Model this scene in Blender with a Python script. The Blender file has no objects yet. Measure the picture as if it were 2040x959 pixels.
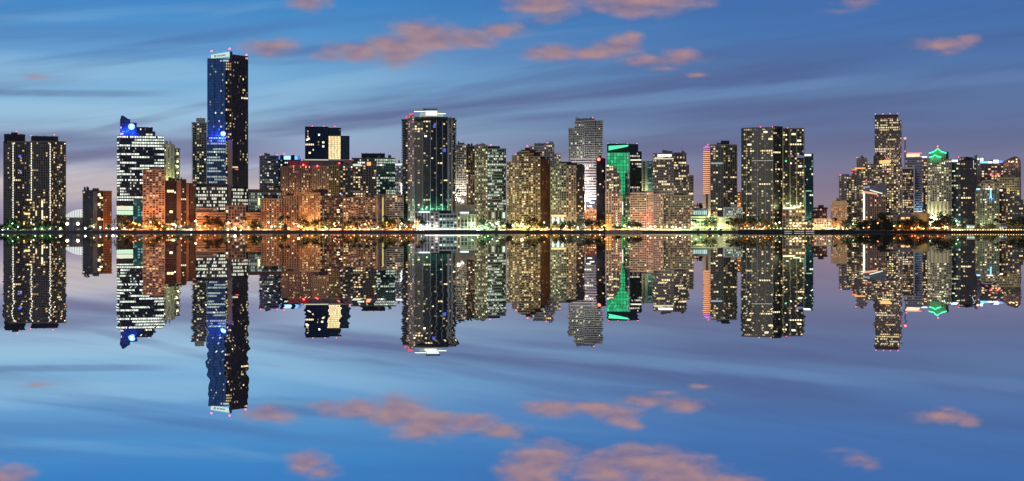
import bpy, math, random
from mathutils import Vector
random.seed(11)
R = math.radians
scene = bpy.context.scene
COL = scene.collection
F = 3030.0            # focal length in picture widths of 2040
YH = 460.0            # eye level
CAM_H = 2.0
GZ = 2.2              # height of the land above the water

# ------------------------------------------------------------------ helpers
def link(o):
    COL.objects.link(o); return o

def tag(o, label=None, cat=None, group=None, kind=None):
    if label: o['label'] = label
    if cat: o['category'] = cat
    if group: o['group'] = group
    if kind: o['kind'] = kind
    return o

def empty(name, loc, rz=0.0):
    o = bpy.data.objects.new(name, None); link(o)
    o.location = loc; o.rotation_euler = (0, 0, rz); o.empty_display_size = 5
    return o

class MB:
    """collects faces of one part"""
    def __init__(self): self.v = []; self.f = []; self.uv = []; self.mi = []
    def face(self, pts, uvs=None, mi=0):
        b = len(self.v); self.v += [tuple(p) for p in pts]
        self.f.append(tuple(range(b, b + len(pts))))
        self.uv.append(uvs or [(0.5, 0.5)] * len(pts)); self.mi.append(mi)
    def prism(self, poly, z0, z1, mi=0, caps=True):
        n = len(poly); b = len(self.v)
        self.v += [(x, y, z0) for x, y in poly] + [(x, y, z1) for x, y in poly]
        for i in range(n):
            j = (i + 1) % n
            self.f.append((b + i, b + j, b + n + j, b + n + i)); self.uv.append([(.5, .5)] * 4); self.mi.append(mi)
        if caps:
            self.f.append(tuple(b + n + i for i in range(n))); self.uv.append([(.5, .5)] * n); self.mi.append(mi)
            self.f.append(tuple(b + i for i in reversed(range(n)))); self.uv.append([(.5, .5)] * n); self.mi.append(mi)
    def box(self, x0, x1, y0, y1, z0, z1, mi=0):
        self.prism([(x0, y0), (x1, y0), (x1, y1), (x0, y1)], z0, z1, mi)
    def obox(self, c, d, n, hw, t0, t1, z0, z1, mi=0):
        """box on a wall: centre c, wall direction d, outward n, half width, from depth t0 (in) to t1 (out)"""
        p = [(c[0] - d[0] * hw + n[0] * t1, c[1] - d[1] * hw + n[1] * t1), (c[0] + d[0] * hw + n[0] * t1, c[1] + d[1] * hw + n[1] * t1),
             (c[0] + d[0] * hw - n[0] * t0, c[1] + d[1] * hw - n[1] * t0), (c[0] - d[0] * hw - n[0] * t0, c[1] - d[1] * hw - n[1] * t0)]
        self.prism(p, z0, z1, mi)
    def tube(self, p, q, r0, r1, k=6, mi=0):
        p = Vector(p); q = Vector(q); a = (q - p).normalized()
        s = a.orthogonal().normalized(); t = a.cross(s); b = len(self.v)
        for c, r in ((p, r0), (q, r1)):
            for i in range(k):
                w = 2 * math.pi * i / k; self.v.append(tuple(c + (s * math.cos(w) + t * math.sin(w)) * r))
        for i in range(k):
            j = (i + 1) % k; self.f.append((b + i, b + j, b + k + j, b + k + i)); self.uv.append([(.5, .5)] * 4); self.mi.append(mi)
        self.f.append(tuple(b + k + i for i in range(k))); self.uv.append([(.5, .5)] * k); self.mi.append(mi)
        self.f.append(tuple(b + i for i in reversed(range(k)))); self.uv.append([(.5, .5)] * k); self.mi.append(mi)
    def mesh(self, name, mats):
        me = bpy.data.meshes.new(name); me.from_pydata(self.v, [], self.f)
        u = me.uv_layers.new(name='UVMap')
        flat = [c for fu in self.uv for p in fu for c in p]
        u.data.foreach_set('uv', flat)
        for m in (mats if isinstance(mats, (list, tuple)) else [mats]): me.materials.append(m)
        if any(self.mi): me.polygons.foreach_set('material_index', self.mi)
        me.update(); return me
    def build(self, name, mats, parent=None, loc=None):
        if not self.f: return None
        return put(name, self.mesh(name, mats), parent, loc)

def put(name, me, parent=None, loc=None):
    o = bpy.data.objects.new(name, me); link(o)
    if parent is not None: o.parent = parent
    if loc is not None: o.location = loc
    return o

# ------------------------------------------------------------------ materials
class NT:
    def __init__(self, nt): self.nt = nt
    def n(self, t, **kw):
        x = self.nt.nodes.new(t)
        for k, v in kw.items(): setattr(x, k, v)
        return x
    def set(self, sock, v):
        if isinstance(v, bpy.types.NodeSocket): self.nt.links.new(v, sock)
        elif v is not None: sock.default_value = v
    def m(self, op, a, b=None, c=None, clamp=False):
        x = self.n('ShaderNodeMath', operation=op, use_clamp=clamp)
        for s, v in zip(x.inputs, (a, b, c)): self.set(s, v)
        return x.outputs[0]
    def vm(self, op, a, b=None, out=0):
        x = self.n('ShaderNodeVectorMath', operation=op)
        self.set(x.inputs[0], a)
        if b is not None: self.set(x.inputs[1], b)
        return x.outputs[out]
    def xyz(self, x, y, z=0.0):
        c = self.n('ShaderNodeCombineXYZ')
        for s, v in zip(c.inputs, (x, y, z)): self.set(s, v)
        return c.outputs[0]
    def sep(self, v):
        s = self.n('ShaderNodeSeparateXYZ'); self.set(s.inputs[0], v); return s.outputs
    def mix(self, f, a, b, blend='MIX'):
        x = self.n('ShaderNodeMix', data_type='RGBA', blend_type=blend)
        self.set(x.inputs[0], f)
        for s, v in ((x.inputs[6], a), (x.inputs[7], b)):
            self.set(s, v if isinstance(v, bpy.types.NodeSocket) else (tuple(v) + (1,))[:4])
        return x.outputs[2]
    def sstep(self, v, a, b):
        x = self.n('ShaderNodeMapRange', interpolation_type='SMOOTHSTEP')
        self.set(x.inputs[0], v); self.set(x.inputs[1], a); self.set(x.inputs[2], b)
        return x.outputs[0]
    def white(self, v):
        x = self.n('ShaderNodeTexWhiteNoise', noise_dimensions='3D'); self.set(x.inputs['Vector'], v); return x.outputs
    def noise(self, v, scale, detail=3.0, rough=.5, dist=0.0):
        x = self.n('ShaderNodeTexNoise', noise_dimensions='3D')
        self.set(x.inputs['Vector'], v); x.inputs['Scale'].default_value = scale
        x.inputs['Detail'].default_value = detail; x.inputs['Roughness'].default_value = rough
        x.inputs['Distortion'].default_value = dist
        return x.outputs
    def ramp(self, f, stops):
        x = self.n('ShaderNodeValToRGB'); cr = x.color_ramp
        while len(cr.elements) < len(stops): cr.elements.new(0.5)
        for e, (p, c) in zip(cr.elements, stops): e.position = p; e.color = tuple(c) + (1,)
        self.set(x.inputs[0], f); return x.outputs[0]

def lin(r, g, b):
    f = lambda c: c / 255 / 12.92 if c <= 10 else ((c / 255 + .055) / 1.055) ** 2.4
    return (f(r), f(g), f(b))

def newmat(name):
    m = bpy.data.materials.new(name); m.use_nodes = True; m.node_tree.nodes.clear()
    t = NT(m.node_tree); out = t.n('ShaderNodeOutputMaterial'); p = t.n('ShaderNodeBsdfPrincipled')
    m.node_tree.links.new(p.outputs[0], out.inputs[0]); return m, t, p

_mc = {}
def paint(col, rough=.75, var=.12, name='painted_concrete', metal=0.0):
    key = ('p', tuple(round(c, 3) for c in col), rough, metal)
    if key in _mc: return _mc[key]
    m, t, p = newmat(name)
    g = t.n('ShaderNodeTexCoord').outputs['Object']
    nz = t.noise(g, .13, 4, .6)[0]; st = t.noise(t.vm('MULTIPLY', g, (.9, .9, .06)), .8, 2)[0]
    k = t.m('ADD', t.m('MULTIPLY_ADD', nz, var * 2, 1 - var), t.m('MULTIPLY_ADD', st, var * 1.6, -var * .8))
    t.set(p.inputs['Base Color'], t.mix(1.0, col, t.xyz(k, k, k), 'MULTIPLY'))
    p.inputs['Roughness'].default_value = rough; p.inputs['Metallic'].default_value = metal
    p.inputs['Specular IOR Level'].default_value = .3
    _mc[key] = m; return m

def glow(col, strength, sample=False, name='glow'):
    key = ('g', tuple(round(c, 3) for c in col), strength, sample)
    if key in _mc: return _mc[key]
    m, t, p = newmat(name)
    p.inputs['Base Color'].default_value = (.3, .3, .3, 1)
    p.inputs['Emission Color'].default_value = tuple(col) + (1,)
    p.inputs['Emission Strength'].default_value = strength
    m.cycles.emission_sampling = 'FRONT' if sample else 'NONE'
    _mc[key] = m; return m

WARM = ((1, .60, .25), (1, .83, .50)); AMB = ((1, .45, .13), (1, .66, .32)); WHITE = ((1, .88, .62), (.95, 1, .84))
COOL = ((.70, 1, .82), (1, .98, .78)); MIXP = ((1, .62, .28), (.9, 1, .88)); GREEN = ((.01, .75, .22), (.05, .9, .35)); BLUE = ((.05, .2, 1), (.3, .6, 1))
GOLD = ((1, .72, .32), (1, .85, .5)); YEL = ((1, .86, .45), (.85, 1, .6))

def glazing(col=(.02, .03, .045), p=(.1, .0, .0), pal=WARM, st=1.0, floor=.012, run=5.0, rough=.22, metal=.0, seed=0, mu=.08, mv=(.18, .92), vary=.3):
    """curtain wall: dark glass, and behind it rooms of which some have their lights on (cell = one bay of one storey)"""
    m, t, pr = newmat('curtain_wall_glass')
    uv = t.n('ShaderNodeUVMap').outputs[0]
    u, v, _ = t.sep(uv)
    iu, iv = t.m('FLOOR', u), t.m('FLOOR', v); fu, fv = t.m('FRACT', u), t.m('FRACT', v)
    w = t.white(t.xyz(iu, iv, seed + .5)); r1 = w[0]; rr, rg, rb = t.sep(w[1])
    flat = p[0] >= .4
    if not flat and st > 0 and p[0] > 0:      # rooms cluster by flat and by storey; some bays are stairs, lifts or bedrooms that stay dark
        cl = t.noise(t.xyz(t.m('MULTIPLY', iu, .31), t.m('MULTIPLY', iv, .17), seed), 1.0, 1)[0]
        dk = t.m('GREATER_THAN', t.white(t.xyz(iu, seed + 3.5, 9.5))[0], .24)
        r1 = t.m('MULTIPLY', t.m('ADD', r1, t.m('MULTIPLY_ADD', cl, .34, -.20), clamp=True), t.m('MULTIPLY_ADD', dk, .22, .78))
    if flat: lit = t.m('LESS_THAN', r1, p[0])
    else: lit = t.m('MULTIPLY_ADD', t.m('POWER', r1, math.log(.5) / math.log(1 - min(.6, p[0] * 1.2) - .003)), 1.16, -.16, clamp=True)
    if p[1] > 0:
        wf = t.white(t.xyz(iv, seed + 7.5, 3.5))[0]
        ru = t.m('FLOOR', t.m('ADD', t.m('DIVIDE', u, run), t.m('MULTIPLY', wf, 7.0)))
        lit = t.m('MAXIMUM', lit, t.m('LESS_THAN', t.white(t.xyz(ru, iv, seed + 31.5))[0], p[1]))
    if p[2] > 0:
        hole = t.m('GREATER_THAN', rg, .12)
        lit = t.m('MAXIMUM', lit, t.m('MULTIPLY', hole, t.m('LESS_THAN', t.white(t.xyz(iv, seed + 77.5, 1.5))[0], p[2])))
    mask = t.m('MULTIPLY', t.m('MULTIPLY', t.m('GREATER_THAN', fu, mu), t.m('LESS_THAN', fu, 1 - mu)),
               t.m('MULTIPLY', t.m('GREATER_THAN', fv, mv[0]), t.m('LESS_THAN', fv, mv[1])))
    br = t.m('MULTIPLY_ADD', rb, 1.4 * vary, 1.1 - vary) if p[0] >= .9 else t.m('MULTIPLY_ADD', rb, .75, .55)
    lum = t.m('ADD', t.m('MULTIPLY', t.m('MULTIPLY', lit, br), st), t.m('MULTIPLY', rr, floor))
    if not flat: rg = t.m('MULTIPLY', rg, t.m('MULTIPLY_ADD', lit, .7, .3))
    c = t.mix(rg, pal[0], pal[1])
    t.set(pr.inputs['Emission Color'], c); t.set(pr.inputs['Emission Strength'], t.m('MULTIPLY', lum, mask))
    k = t.m('MULTIPLY_ADD', rr, .5, .75)
    t.set(pr.inputs['Base Color'], t.mix(1.0, col, t.xyz(k, k, k), 'MULTIPLY'))
    pr.inputs['Roughness'].default_value = rough; pr.inputs['Metallic'].default_value = metal
    pr.inputs['Specular IOR Level'].default_value = .32
    m.cycles.emission_sampling = 'NONE'
    return m

# ------------------------------------------------------------------ placing from sight lines
def ground_pt(px, Y, z=GZ): return Vector(((px - 1020) / F * Y, Y, z))
def height(py, Y): return CAM_H + (YH - py) / F * Y

class Site:
    """a building's own frame: origin at its base, x along the front, y away from the shore"""
    def __init__(s, name, label, cat, px, Y, group=None):
        s.O = ground_pt(px, Y); s.Y = Y
        ph = math.atan((px - 1020) / F); s.r = (math.cos(ph), -math.sin(ph)); s.v = (math.sin(ph), math.cos(ph))
        s.root = empty(name, s.O, -ph); tag(s.root, label, cat, group); s.n = 0
        s.roots = [s.root]
    def lx(s, px, ly=0.0):
        k = (px - 1020) / F
        return (k * (s.O.y + ly * s.v[1]) - s.O.x - ly * s.v[0]) / (s.r[0] - k * s.r[1])
    def lz(s, py, ly=0.0): return height(py, s.Y + ly) - GZ
    def poly(s, x, alpha=28, depth=None, off=0.0, curve=None):
        """footprint from where its corners show: (x0,x1) a flat front, (x0,xc,x1) a corner turned to us; a list of (px, depth) as is"""
        if isinstance(x[0], tuple):
            fr = [(s.lx(p, d + off), d + off) for p, d in x]
            dd = depth or 22.0; ym = max(q[1] for q in fr) + dd
            return fr + [(fr[-1][0] - .3, ym), (fr[0][0] + .3, ym)], len(fr) - 1
        if len(x) == 2:
            a, b = s.lx(x[0], off), s.lx(x[1], off); d = depth or min(26.0, max(10.0, b - a))
            return [(a, off), (b, off), (b, off + d), (a, off + d)], 1
        ta = math.tan(R(alpha)); c = s.lx(x[1], off)
        wl = c - s.lx(x[0], off); dl = wl * ta
        for _ in range(4): dl = (c - s.lx(x[0], off + dl)) * ta
        wr = s.lx(x[2], off) - c; dr = wr / ta
        for _ in range(4): dr = max(1.0, min(45.0, (s.lx(x[2], off + dr) - c) / ta))
        A = (s.lx(x[0], off + dl), off + dl); B = (s.lx(x[2], off + dr), off + dr)
        return [A, (c, off), B, (A[0] + B[0] - c, A[1] + B[1] - off)], 2

def offset(poly, d):
    n = len(poly); out = []
    for i in range(n):
        p0, p1, p2 = poly[i - 1], poly[i], poly[(i + 1) % n]
        def nrm(a, b):
            dx, dy = b[0] - a[0], b[1] - a[1]; l = math.hypot(dx, dy) or 1; return dy / l, -dx / l
        n1, n2 = nrm(p0, p1), nrm(p1, p2); k = 1 + n1[0] * n2[0] + n1[1] * n2[1]
        k = max(k, .35)
        out.append((p1[0] + (n1[0] + n2[0]) * d / k, p1[1] + (n1[1] + n2[1]) * d / k))
    return out

def S(fr=(.30, .27, .23), bay=3.6, fl=3.3, pw=.6, th=.5, po=.25, so=.3, glass=(.02, .03, .045), p=(.1, 0, 0), pal=WARM, st=1.55, floor=.012, run=5,
      metal=0.0, rough=.34, pstep=1, sstep=1, wd=.0035, wst=1.9, mu=.17, mv=(.24, .84), rail=0.0, fmat=None, frough=.75, plant=True, vary=.3):
    return dict(locals())

DARKMETAL = paint((.04, .04, .045), .5, name='dark_metal')
_seed = [0]
rr = random.Random(3)
_win = {}
def pane_colour(pal, st):
    a, b = pal; k = random.choice((0.0, .35, .7, 1.0)); s = random.choice((.3, .5, .8, 1.1, 1.8)) * st
    return tuple(a[i] * (1 - k) + b[i] * k for i in range(3)), s

def block(site, x, top, bot=None, st=None, alpha=28, depth=None, off=0.0, roof=True, wins=True, roofcol=None, zb=None):
    """one volume of a building: glass core, frame of piers and floor edges in front of it, roof slab, lit rooms"""
    st = st or S(); _seed[0] += 13
    poly, nf_edges = site.poly(x, alpha, depth, off)
    z0 = zb if zb is not None else (0.0 if bot is None else site.lz(bot, off)); z1 = site.lz(top, off)
    nfl = max(1, round((z1 - z0) / st['fl'])); fh = (z1 - z0) / nfl
    g = MB(); n = len(poly); E = []
    for i in range(n):
        a, b = poly[i], poly[(i + 1) % n]; L = math.hypot(b[0] - a[0], b[1] - a[1])
        nb = max(1, round(L / (st['bay'] * .82))); u0 = 40 * i + 200 * _seed[0] % 5000
        g.face([(a[0], a[1], z0), (b[0], b[1], z0), (b[0], b[1], z1), (a[0], a[1], z1)], [(u0, 0), (u0 + nb, 0), (u0 + nb, nfl), (u0, nfl)])
        d = ((b[0] - a[0]) / L, (b[1] - a[1]) / L); E.append((a, b, d, (d[1], -d[0]), L, nb))
    g.face([(p[0], p[1], z1) for p in poly])
    gm = glazing(st['glass'], st['p'], st['pal'], st['st'], st['floor'], st['run'], st['rough'], st['metal'], _seed[0], st['mu'], st['mv'], st['vary'])
    g.build('glazing', gm, site.root)
    fmat = st['fmat'] or paint(st['fr'], st['frough'])
    f = MB()
    if st['th'] > 0:
        for k in range(0, nfl + 1, st['sstep']):
            z = z0 + k * fh; h = st['th'] / 2
            lo = z - h if k else z + .02
            f.prism(offset(poly, st['so']), lo, max(lo + .1, z + h) if k < nfl else z + .25)
            if st['rail'] > 0 and 0 < k < nfl: f.prism(offset(poly, st['so'] - .02), z + h + .05, z + h + st['rail'])
    if st['pw'] > 0:
        for i, (a, b, d, nn, L, nb) in enumerate(E):
            for k in range(0, nb + 1, st['pstep']):
                c = (a[0] + d[0] * L * k / nb, a[1] + d[1] * L * k / nb)
                f.obox(c, d, nn, st['pw'] / 2 + .003 * (i % 3), .3, st['po'] + .004 * i, z0 + .03 + .011 * i, z1 - .04 - .013 * i)
    f.build('facade_frame', fmat, site.root)
    if roof:
        r = MB(); r.prism(offset(poly, st['so'] + .12), z1 + .3, z1 + 1.3); r.prism(offset(poly, st['so'] - 1.2), z1 + 1.3, z1 + 1.5)
        r.build('roof', paint(roofcol or tuple(c * .8 for c in st['fr'])), site.root)
        xa, xb = min(q[0] for q in poly[:nf_edges + 1]), max(q[0] for q in poly[:nf_edges + 1]); ya = max(q[1] for q in poly[:nf_edges + 1])
        if xb - xa > 12 and z1 > 18 and st['plant'] and st['wd'] > 0:
            for _ in range(rr.choice((1, 2, 2))):
                wd_ = rr.uniform(.12, .3) * (xb - xa); x0_ = rr.uniform(xa + 1, xb - wd_ - 1); hh_ = rr.uniform(1.8, 4.2)
                m = MB(); m.box(x0_, x0_ + wd_, ya + 2.2, ya + 6.5, z1 + 1.5, z1 + 1.5 + hh_); m.box(x0_ + .4, x0_ + 1.5, ya + 3, ya + 4.2, z1 + 1.5 + hh_, z1 + 2.4 + hh_); m.build('machine_room', paint(tuple(c * .6 for c in st['fr'])), site.root)
            if rr.random() < .4:
                x0_ = rr.uniform(xa + 2, xb - 2); m = MB(); m.tube((x0_, ya + 4, z1 + 1.4), (x0_, ya + 4, z1 + rr.uniform(6, 11)), .22, .1); m.build('antenna', DARKMETAL, site.root)
    if wins and st['wd'] > 0:
        for i in range(nf_edges):
            a, b, d, nn, L, nb = E[i]
            k = int(min(26, nb * nfl * st['wd'] * 4.5 + .5))
            cells = [(p, q) for p in range(nb) for q in range(nfl)]; random.shuffle(cells)
            bw = L / nb; ms = []
            for wdt in (1, 1, 1, 1, 2, 2):
                hw = (bw * wdt - max(st['pw'], .25) - .2) / 2 * random.uniform(.42, .8 if wdt == 1 else .7); hh = max(.5, (fh - max(st['th'], .3) - .35) / 2 * random.uniform(.45, .8))
                w = MB(); w.obox((0, 0), d, nn, max(.35, hw), .02, .07, -hh, hh)
                col, s = pane_colour(st['pal'], st['wst']); ms.append((wdt, w.mesh('window', glow(col, s))))
            taken = set()
            for p, q in cells:
                if len(taken) >= k * 1.3 or k <= 0: break
                wdt, me = random.choice(ms)
                if (p, q) in taken or (wdt == 2 and (p + 1 >= nb or (p + 1, q) in taken)): continue
                taken.add((p, q))
                if wdt == 2: taken.add((p + 1, q))
                t_ = (p + wdt / 2) / nb
                put('window', me, site.root, (a[0] + d[0] * L * t_, a[1] + d[1] * L * t_, z0 + (q + .52) * fh))
    return poly, z0, z1, E

def room(site, x0, x1, top, bot, off=6.0, col=(.12, .11, .10), depth=9.0, name='machine_room'):
    m = MB(); a, b = site.lx(x0, off), site.lx(x1, off); z1 = site.lz(top, off)
    m.box(a, b, off, off + depth, site.lz(bot, off) - .5, z1); m.box(a - .25, b + .25, off - .25, off + depth + .25, z1 + .004, z1 + .5)
    for k in range(3):
        c = a + (b - a) * (.2 + .3 * k); m.box(c - .5, c + .5, off + 2, off + 3.5, z1 + .5, z1 + 1.4)
    return m.build(name, paint(col), site.root)

_ico = {}
def ico(r, mat, sub=2):
    key = (r, mat.name, sub)
    if key not in _ico:
        import bmesh
        bm = bmesh.new(); bmesh.ops.create_icosphere(bm, subdivisions=sub, radius=r)
        me = bpy.data.meshes.new('lamp_globe'); bm.to_mesh(me); bm.free(); me.materials.append(mat)
        for p in me.polygons: p.use_smooth = True
        _ico[key] = me
    return _ico[key]

RED = glow((1, .05, .06), 9.0, name='red_beacon')
def beacon(site, px, py, off=5.0, r=.52, mat=None):
    o = put('beacon', ico(r, mat or RED, 1), site.root, (site.lx(px, off), off, site.lz(py, off)))
    m = MB(); m.tube((0, 0, -3.2), (0, 0, -.3), .16, .1); m.build('mast', DARKMETAL, o)

_case = {}
def point(parent, loc, col, W, r):
    key = (tuple(round(c, 3) for c in col), round(W), r)
    if key not in _case:
        l = bpy.data.lights.new('lamp_light', 'POINT'); l.color = col; l.energy = W; l.shadow_soft_size = 0.0; _case[key] = l
    o = bpy.data.objects.new('lamp_light', _case[key]); link(o); o.parent = parent; o.location = loc; return o
def flood(site, px, py, col, L, off=-5.0, r=.5):
    """a floodlight added to light the facade, its fixture mostly unseen: a dark housing with a bright lens, on a foot or on an arm back to the wall"""
    z = site.lz(py, off); c = (site.lx(px, off), off, z)
    big = r > 1
    m = MB(); m.box(-.4, .4, -.3, .3, -.75, -.35)
    if z < 7: m.tube((0, 0, -z), (0, 0, -.7), .1, .08)
    else: m.tube((0, .2, -.55), (0, -off, -.55), .1, .1)
    o = m.build('floodlight', DARKMETAL, site.root, c)
    if big:
        put('lens', ico(r, glow(col, 6.0), 2), o, (0, 0, r - .3))
    else:
        m = MB(); m.box(-.3, .3, -.22, .22, -.345, -.3); m.build('lens', glow(col, 2.0), o)
    point(o, (0, -r - .2 if big else 0, r if big else .35), col, 39.5 * r * r * L * FLOOD, .25)
    return o

def slabbox(site, name, x0, x1, top, bot, mat, off=-.6, depth=.5):
    m = MB(); m.box(site.lx(x0, off), site.lx(x1, off), off, off + depth, site.lz(bot, off), site.lz(top, off))
    return m.build(name, mat, site.root)
RIP = (.040, .008); SUN_E = .5; DENOISE = True; FLOOD = 4.4; LAMP = 7.0
# ------------------------------------------------------------------ the city, from one end of the skyline to the other
CREAM = (.46, .38, .27); TAN = (.40, .29, .18); BROWN = (.20, .10, .055); ORANGE = (.42, .20, .085); BEIGE = (.42, .33, .22); GREY = (.34, .33, .33)
WHITEP = (.72, .70, .66); DGREY = (.11, .105, .10); NAVY = (.03, .04, .07); PINKC = (.46, .30, .25); DKFR = (.07, .065, .06)

# 1 dark towers with strips of light
s = Site('apartment_tower', 'broad dark apartment tower with three tall vertical strips of white light', 'apartment tower', 68, 2060)
st1 = S(plant=False, fr=(.22, .20, .175), bay=3.7, pw=.45, th=.4, glass=(.015, .018, .022), p=(.05, .01, 0), pal=WARM, floor=.02, wd=.004, wst=1.3)
block(s, [(7, 10), (26, 0), (62, 2), (63, 6)], 284, st=st1, depth=26)
block(s, [(62.5, 4), (100, 0), (103, 1)], 283, st=st1, depth=30)
block(s, [(102.5, 3), (131, 16)], 282, st=S(fr=(.25, .21, .16), bay=3.3, pw=.7, th=.6, glass=(.02, .02, .02), p=(.10, .0, 0), floor=.03, wd=.005), depth=18)
room(s, 8, 50, 269, 284, 6, (.03, .03, .035), 14); room(s, 22, 35, 266, 270, 9, (.03, .03, .035), 8); room(s, 62, 116, 272, 283, 8, (.03, .035, .05), 12)
STRIP = glow((1, .93, .74), 1.25)
for x0, yb in ((26, 440), (62.5, 400), (100, 440)):
    mb = MB(); c = s.lx(x0, -1.2); z = s.lz(yb)
    while z < s.lz(285):
        mb.box(c - .6, c + .6, -1.2, -.4, z, z + 2.3); z += 3.3
    mb.build('light_strip', STRIP, s.root)
beacon(s, 33, 263); beacon(s, 108, 268); beacon(s, 62, 271)
slabbox(s, 'window', 37, 42, 310, 314, glow((.05, .15, 1), 1.2), off=-.9, depth=.3); slabbox(s, 'window', 38, 43, 340, 343, glow((.05, .15, 1), 1.2), off=-.9, depth=.3)
# 1b terraces
s = Site('terraced_block', 'stepped terrace block climbing in front of the broad dark tower with light strips', 'apartment block', 84, 2032)
stt = S(fr=(.16, .12, .095), bay=4, pw=.7, th=.8, glass=(.02, .02, .02), p=(.10, .03, 0), floor=.02, wd=.01, wst=1.2)
for a, b, t, o in ((46, 60, 412, 0), (58, 70, 402, .6), (68, 82, 390, 1.2), (80, 96, 377, 1.8)): block(s, (a, b), t, st=stt, off=o, depth=14)
slabbox(s, 'light_strip', 82.5, 85.5, 400, 413, glow((1, .8, .5), 1.6)); slabbox(s, 'light_strip', 83, 85.5, 419, 437, glow((1, .8, .5), 1.6)); slabbox(s, 'light_strip', 71, 73.5, 420, 430, glow((1, .75, .4), 1.2)); slabbox(s, 'lit_canopy', 48, 60, 424.5, 428, glow((1, .68, .25), 1.3))
# 2 slab with an orange side
s = Site('apartment_tower', 'small tower with a dark blue-grey side and an orange balcony side', 'apartment tower', 196, 2045)
block(s, [(165, 12), (184, 1), (197, 0)], 381, st=S(fr=(.06, .06, .08), bay=5, pw=.0, th=.7, so=.9, glass=(.03, .035, .05), p=(.02, 0, 0), wd=.001), depth=24)
block(s, [(197.2, 0), (206, 4)], 382, st=S(fr=(.10, .07, .05), bay=5, pw=.5, th=.5, glass=(.02, .02, .02), p=(.12, 0, 0), wd=.012), depth=22)
block(s, [(206.2, 4), (222, 13)], 382, st=S(fr=(.45, .17, .07), bay=3.6, pw=.9, th=1.2, so=.7, glass=(.12, .05, .03), p=(.06, 0, 0), pal=AMB, wd=.002), depth=15)
slabbox(s, 'end_wall', 185, 194, 382, 458, paint((.13, .115, .115)), off=-.8, depth=.7)
room(s, 184, 197, 376.5, 382, 5, (.14, .10, .08), 8)
for y in (388, 407, 436): slabbox(s, 'window', 195, 200, y - 2, y + 3, glow((1, .72, .35), 1.8), off=-1.2, depth=.3)
flood(s, 214, 455, (1, .42, .12), 120, off=-8); flood(s, 203, 455, (1, .42, .12), 60, off=-7)
# pavilion
s = Site('pavilion', 'white curved tent roof glaring beside the small orange-sided tower', 'pavilion', 149, 2075)
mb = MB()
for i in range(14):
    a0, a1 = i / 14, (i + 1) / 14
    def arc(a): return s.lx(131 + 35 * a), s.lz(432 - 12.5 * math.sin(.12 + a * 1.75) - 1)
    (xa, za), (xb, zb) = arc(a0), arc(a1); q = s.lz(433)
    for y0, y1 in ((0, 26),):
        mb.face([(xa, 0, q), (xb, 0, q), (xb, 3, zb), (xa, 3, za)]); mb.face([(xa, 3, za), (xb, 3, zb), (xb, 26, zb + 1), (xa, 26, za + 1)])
rb_ = MB()
for i in range(1, 14, 2):
    (xa, za), q = arc(i / 14), s.lz(433); rb_.tube((xa, -.2, q), (xa, -.2, za + .2), .22, .22, 5); rb_.tube((xa, -.2, za + .2), (xa, 3, za + .3), .22, .22, 5)
rb_.build('rib_frame', paint((.10, .10, .11)), s.root)
mb.build('tent_roof', glow((.95, 1, .96), .75, name='floodlit_glow'), s.root)  # floodlit roof: the light falling on it is put in as its own glow
block(s, (132, 166), 434, st=S(fr=(.5, .48, .45), bay=6, pw=.8, th=.4, glass=(.2, .2, .2), p=(.1, 0, 0), wd=.001), off=2, roof=False)
# lattice of two fans in front
fan = MB()
for cx in (147, 157.5):
    for k in range(9):
        a = math.pi * (k + .5) / 9; c = (s.lx(cx, -2), -2, s.lz(448)); fan.tube(c, (c[0] + math.cos(a) * 8.5, -2, c[2] + math.sin(a) * 10), .17, .12, 4)
fan.build('roof_lattice', paint(WHITEP), s.root)
# 3 blue-topped office
s = Site('office_tower', 'office tower with stepped blue-lit crown, round glowing emblem and white lit floors', 'office tower', 280, 2060)
st3 = S(plant=False, fr=(.05, .055, .065), bay=2.6, fl=3.9, pw=.12, th=.9, po=.12, so=.15, glass=(.012, .016, .022), p=(.07, .36, .34), pal=((.80, 1, .82), (1, 1, .90)), st=1.45, run=11, wd=.0008, mv=(.3, .95), wst=1.5)
block(s, [(233, 9), (239, 0), (327, 0)], 271, st=st3, bot=437, depth=32, roof=False, zb=0)
stc = S(plant=False, fr=(.06, .08, .16), bay=2.6, fl=3.9, pw=.1, th=.5, glass=(.06, .10, .26), p=(.0, .05, 0), floor=.0, wd=.0)
block(s, (239.5, 259), 240, 271, st=stc, depth=12, off=.3)
py_ = MB(); q = [(239.5, 240), (241.5, 231), (246, 231.5), (259, 239.9)]
for y, rev in ((.1, False), (12, True)):
    pp = [(s.lx(a, .3), y, s.lz(b)) for a, b in q]; py_.face(pp[::-1] if not rev else pp)
for i in range(4):
    a, b = q[i], q[(i + 1) % 4]; py_.face([(s.lx(a[0], .3), .1, s.lz(a[1])), (s.lx(b[0], .3), .1, s.lz(b[1])), (s.lx(b[0], .3), 12, s.lz(b[1])), (s.lx(a[0], .3), 12, s.lz(a[1]))])
py_.build('crown_fin', paint((.05, .07, .14)), s.root); block(s, (259.3, 272), 247, 271, st=stc, depth=14, off=.5)
block(s, (272.3, 304), 255.5, 271, st=S(plant=False, fr=(.05, .055, .07), bay=2.6, fl=3.9, pw=.1, th=.5, glass=(.015, .02, .035), p=(.03, .1, 0), pal=WHITE, wd=.002), depth=18, off=.7); block(s, (304.3, 309), 264, 271, st=stc, depth=14, off=.9)
mb = MB(); c = (s.lx(262, -.8), -.8, s.lz(253)); mb.tube(c, (c[0], -.2, c[2]), 4.3, 4.3, 24); sg = mb.build('round_sign', glow((.10, .35, 1), 3.2), s.root)
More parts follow.
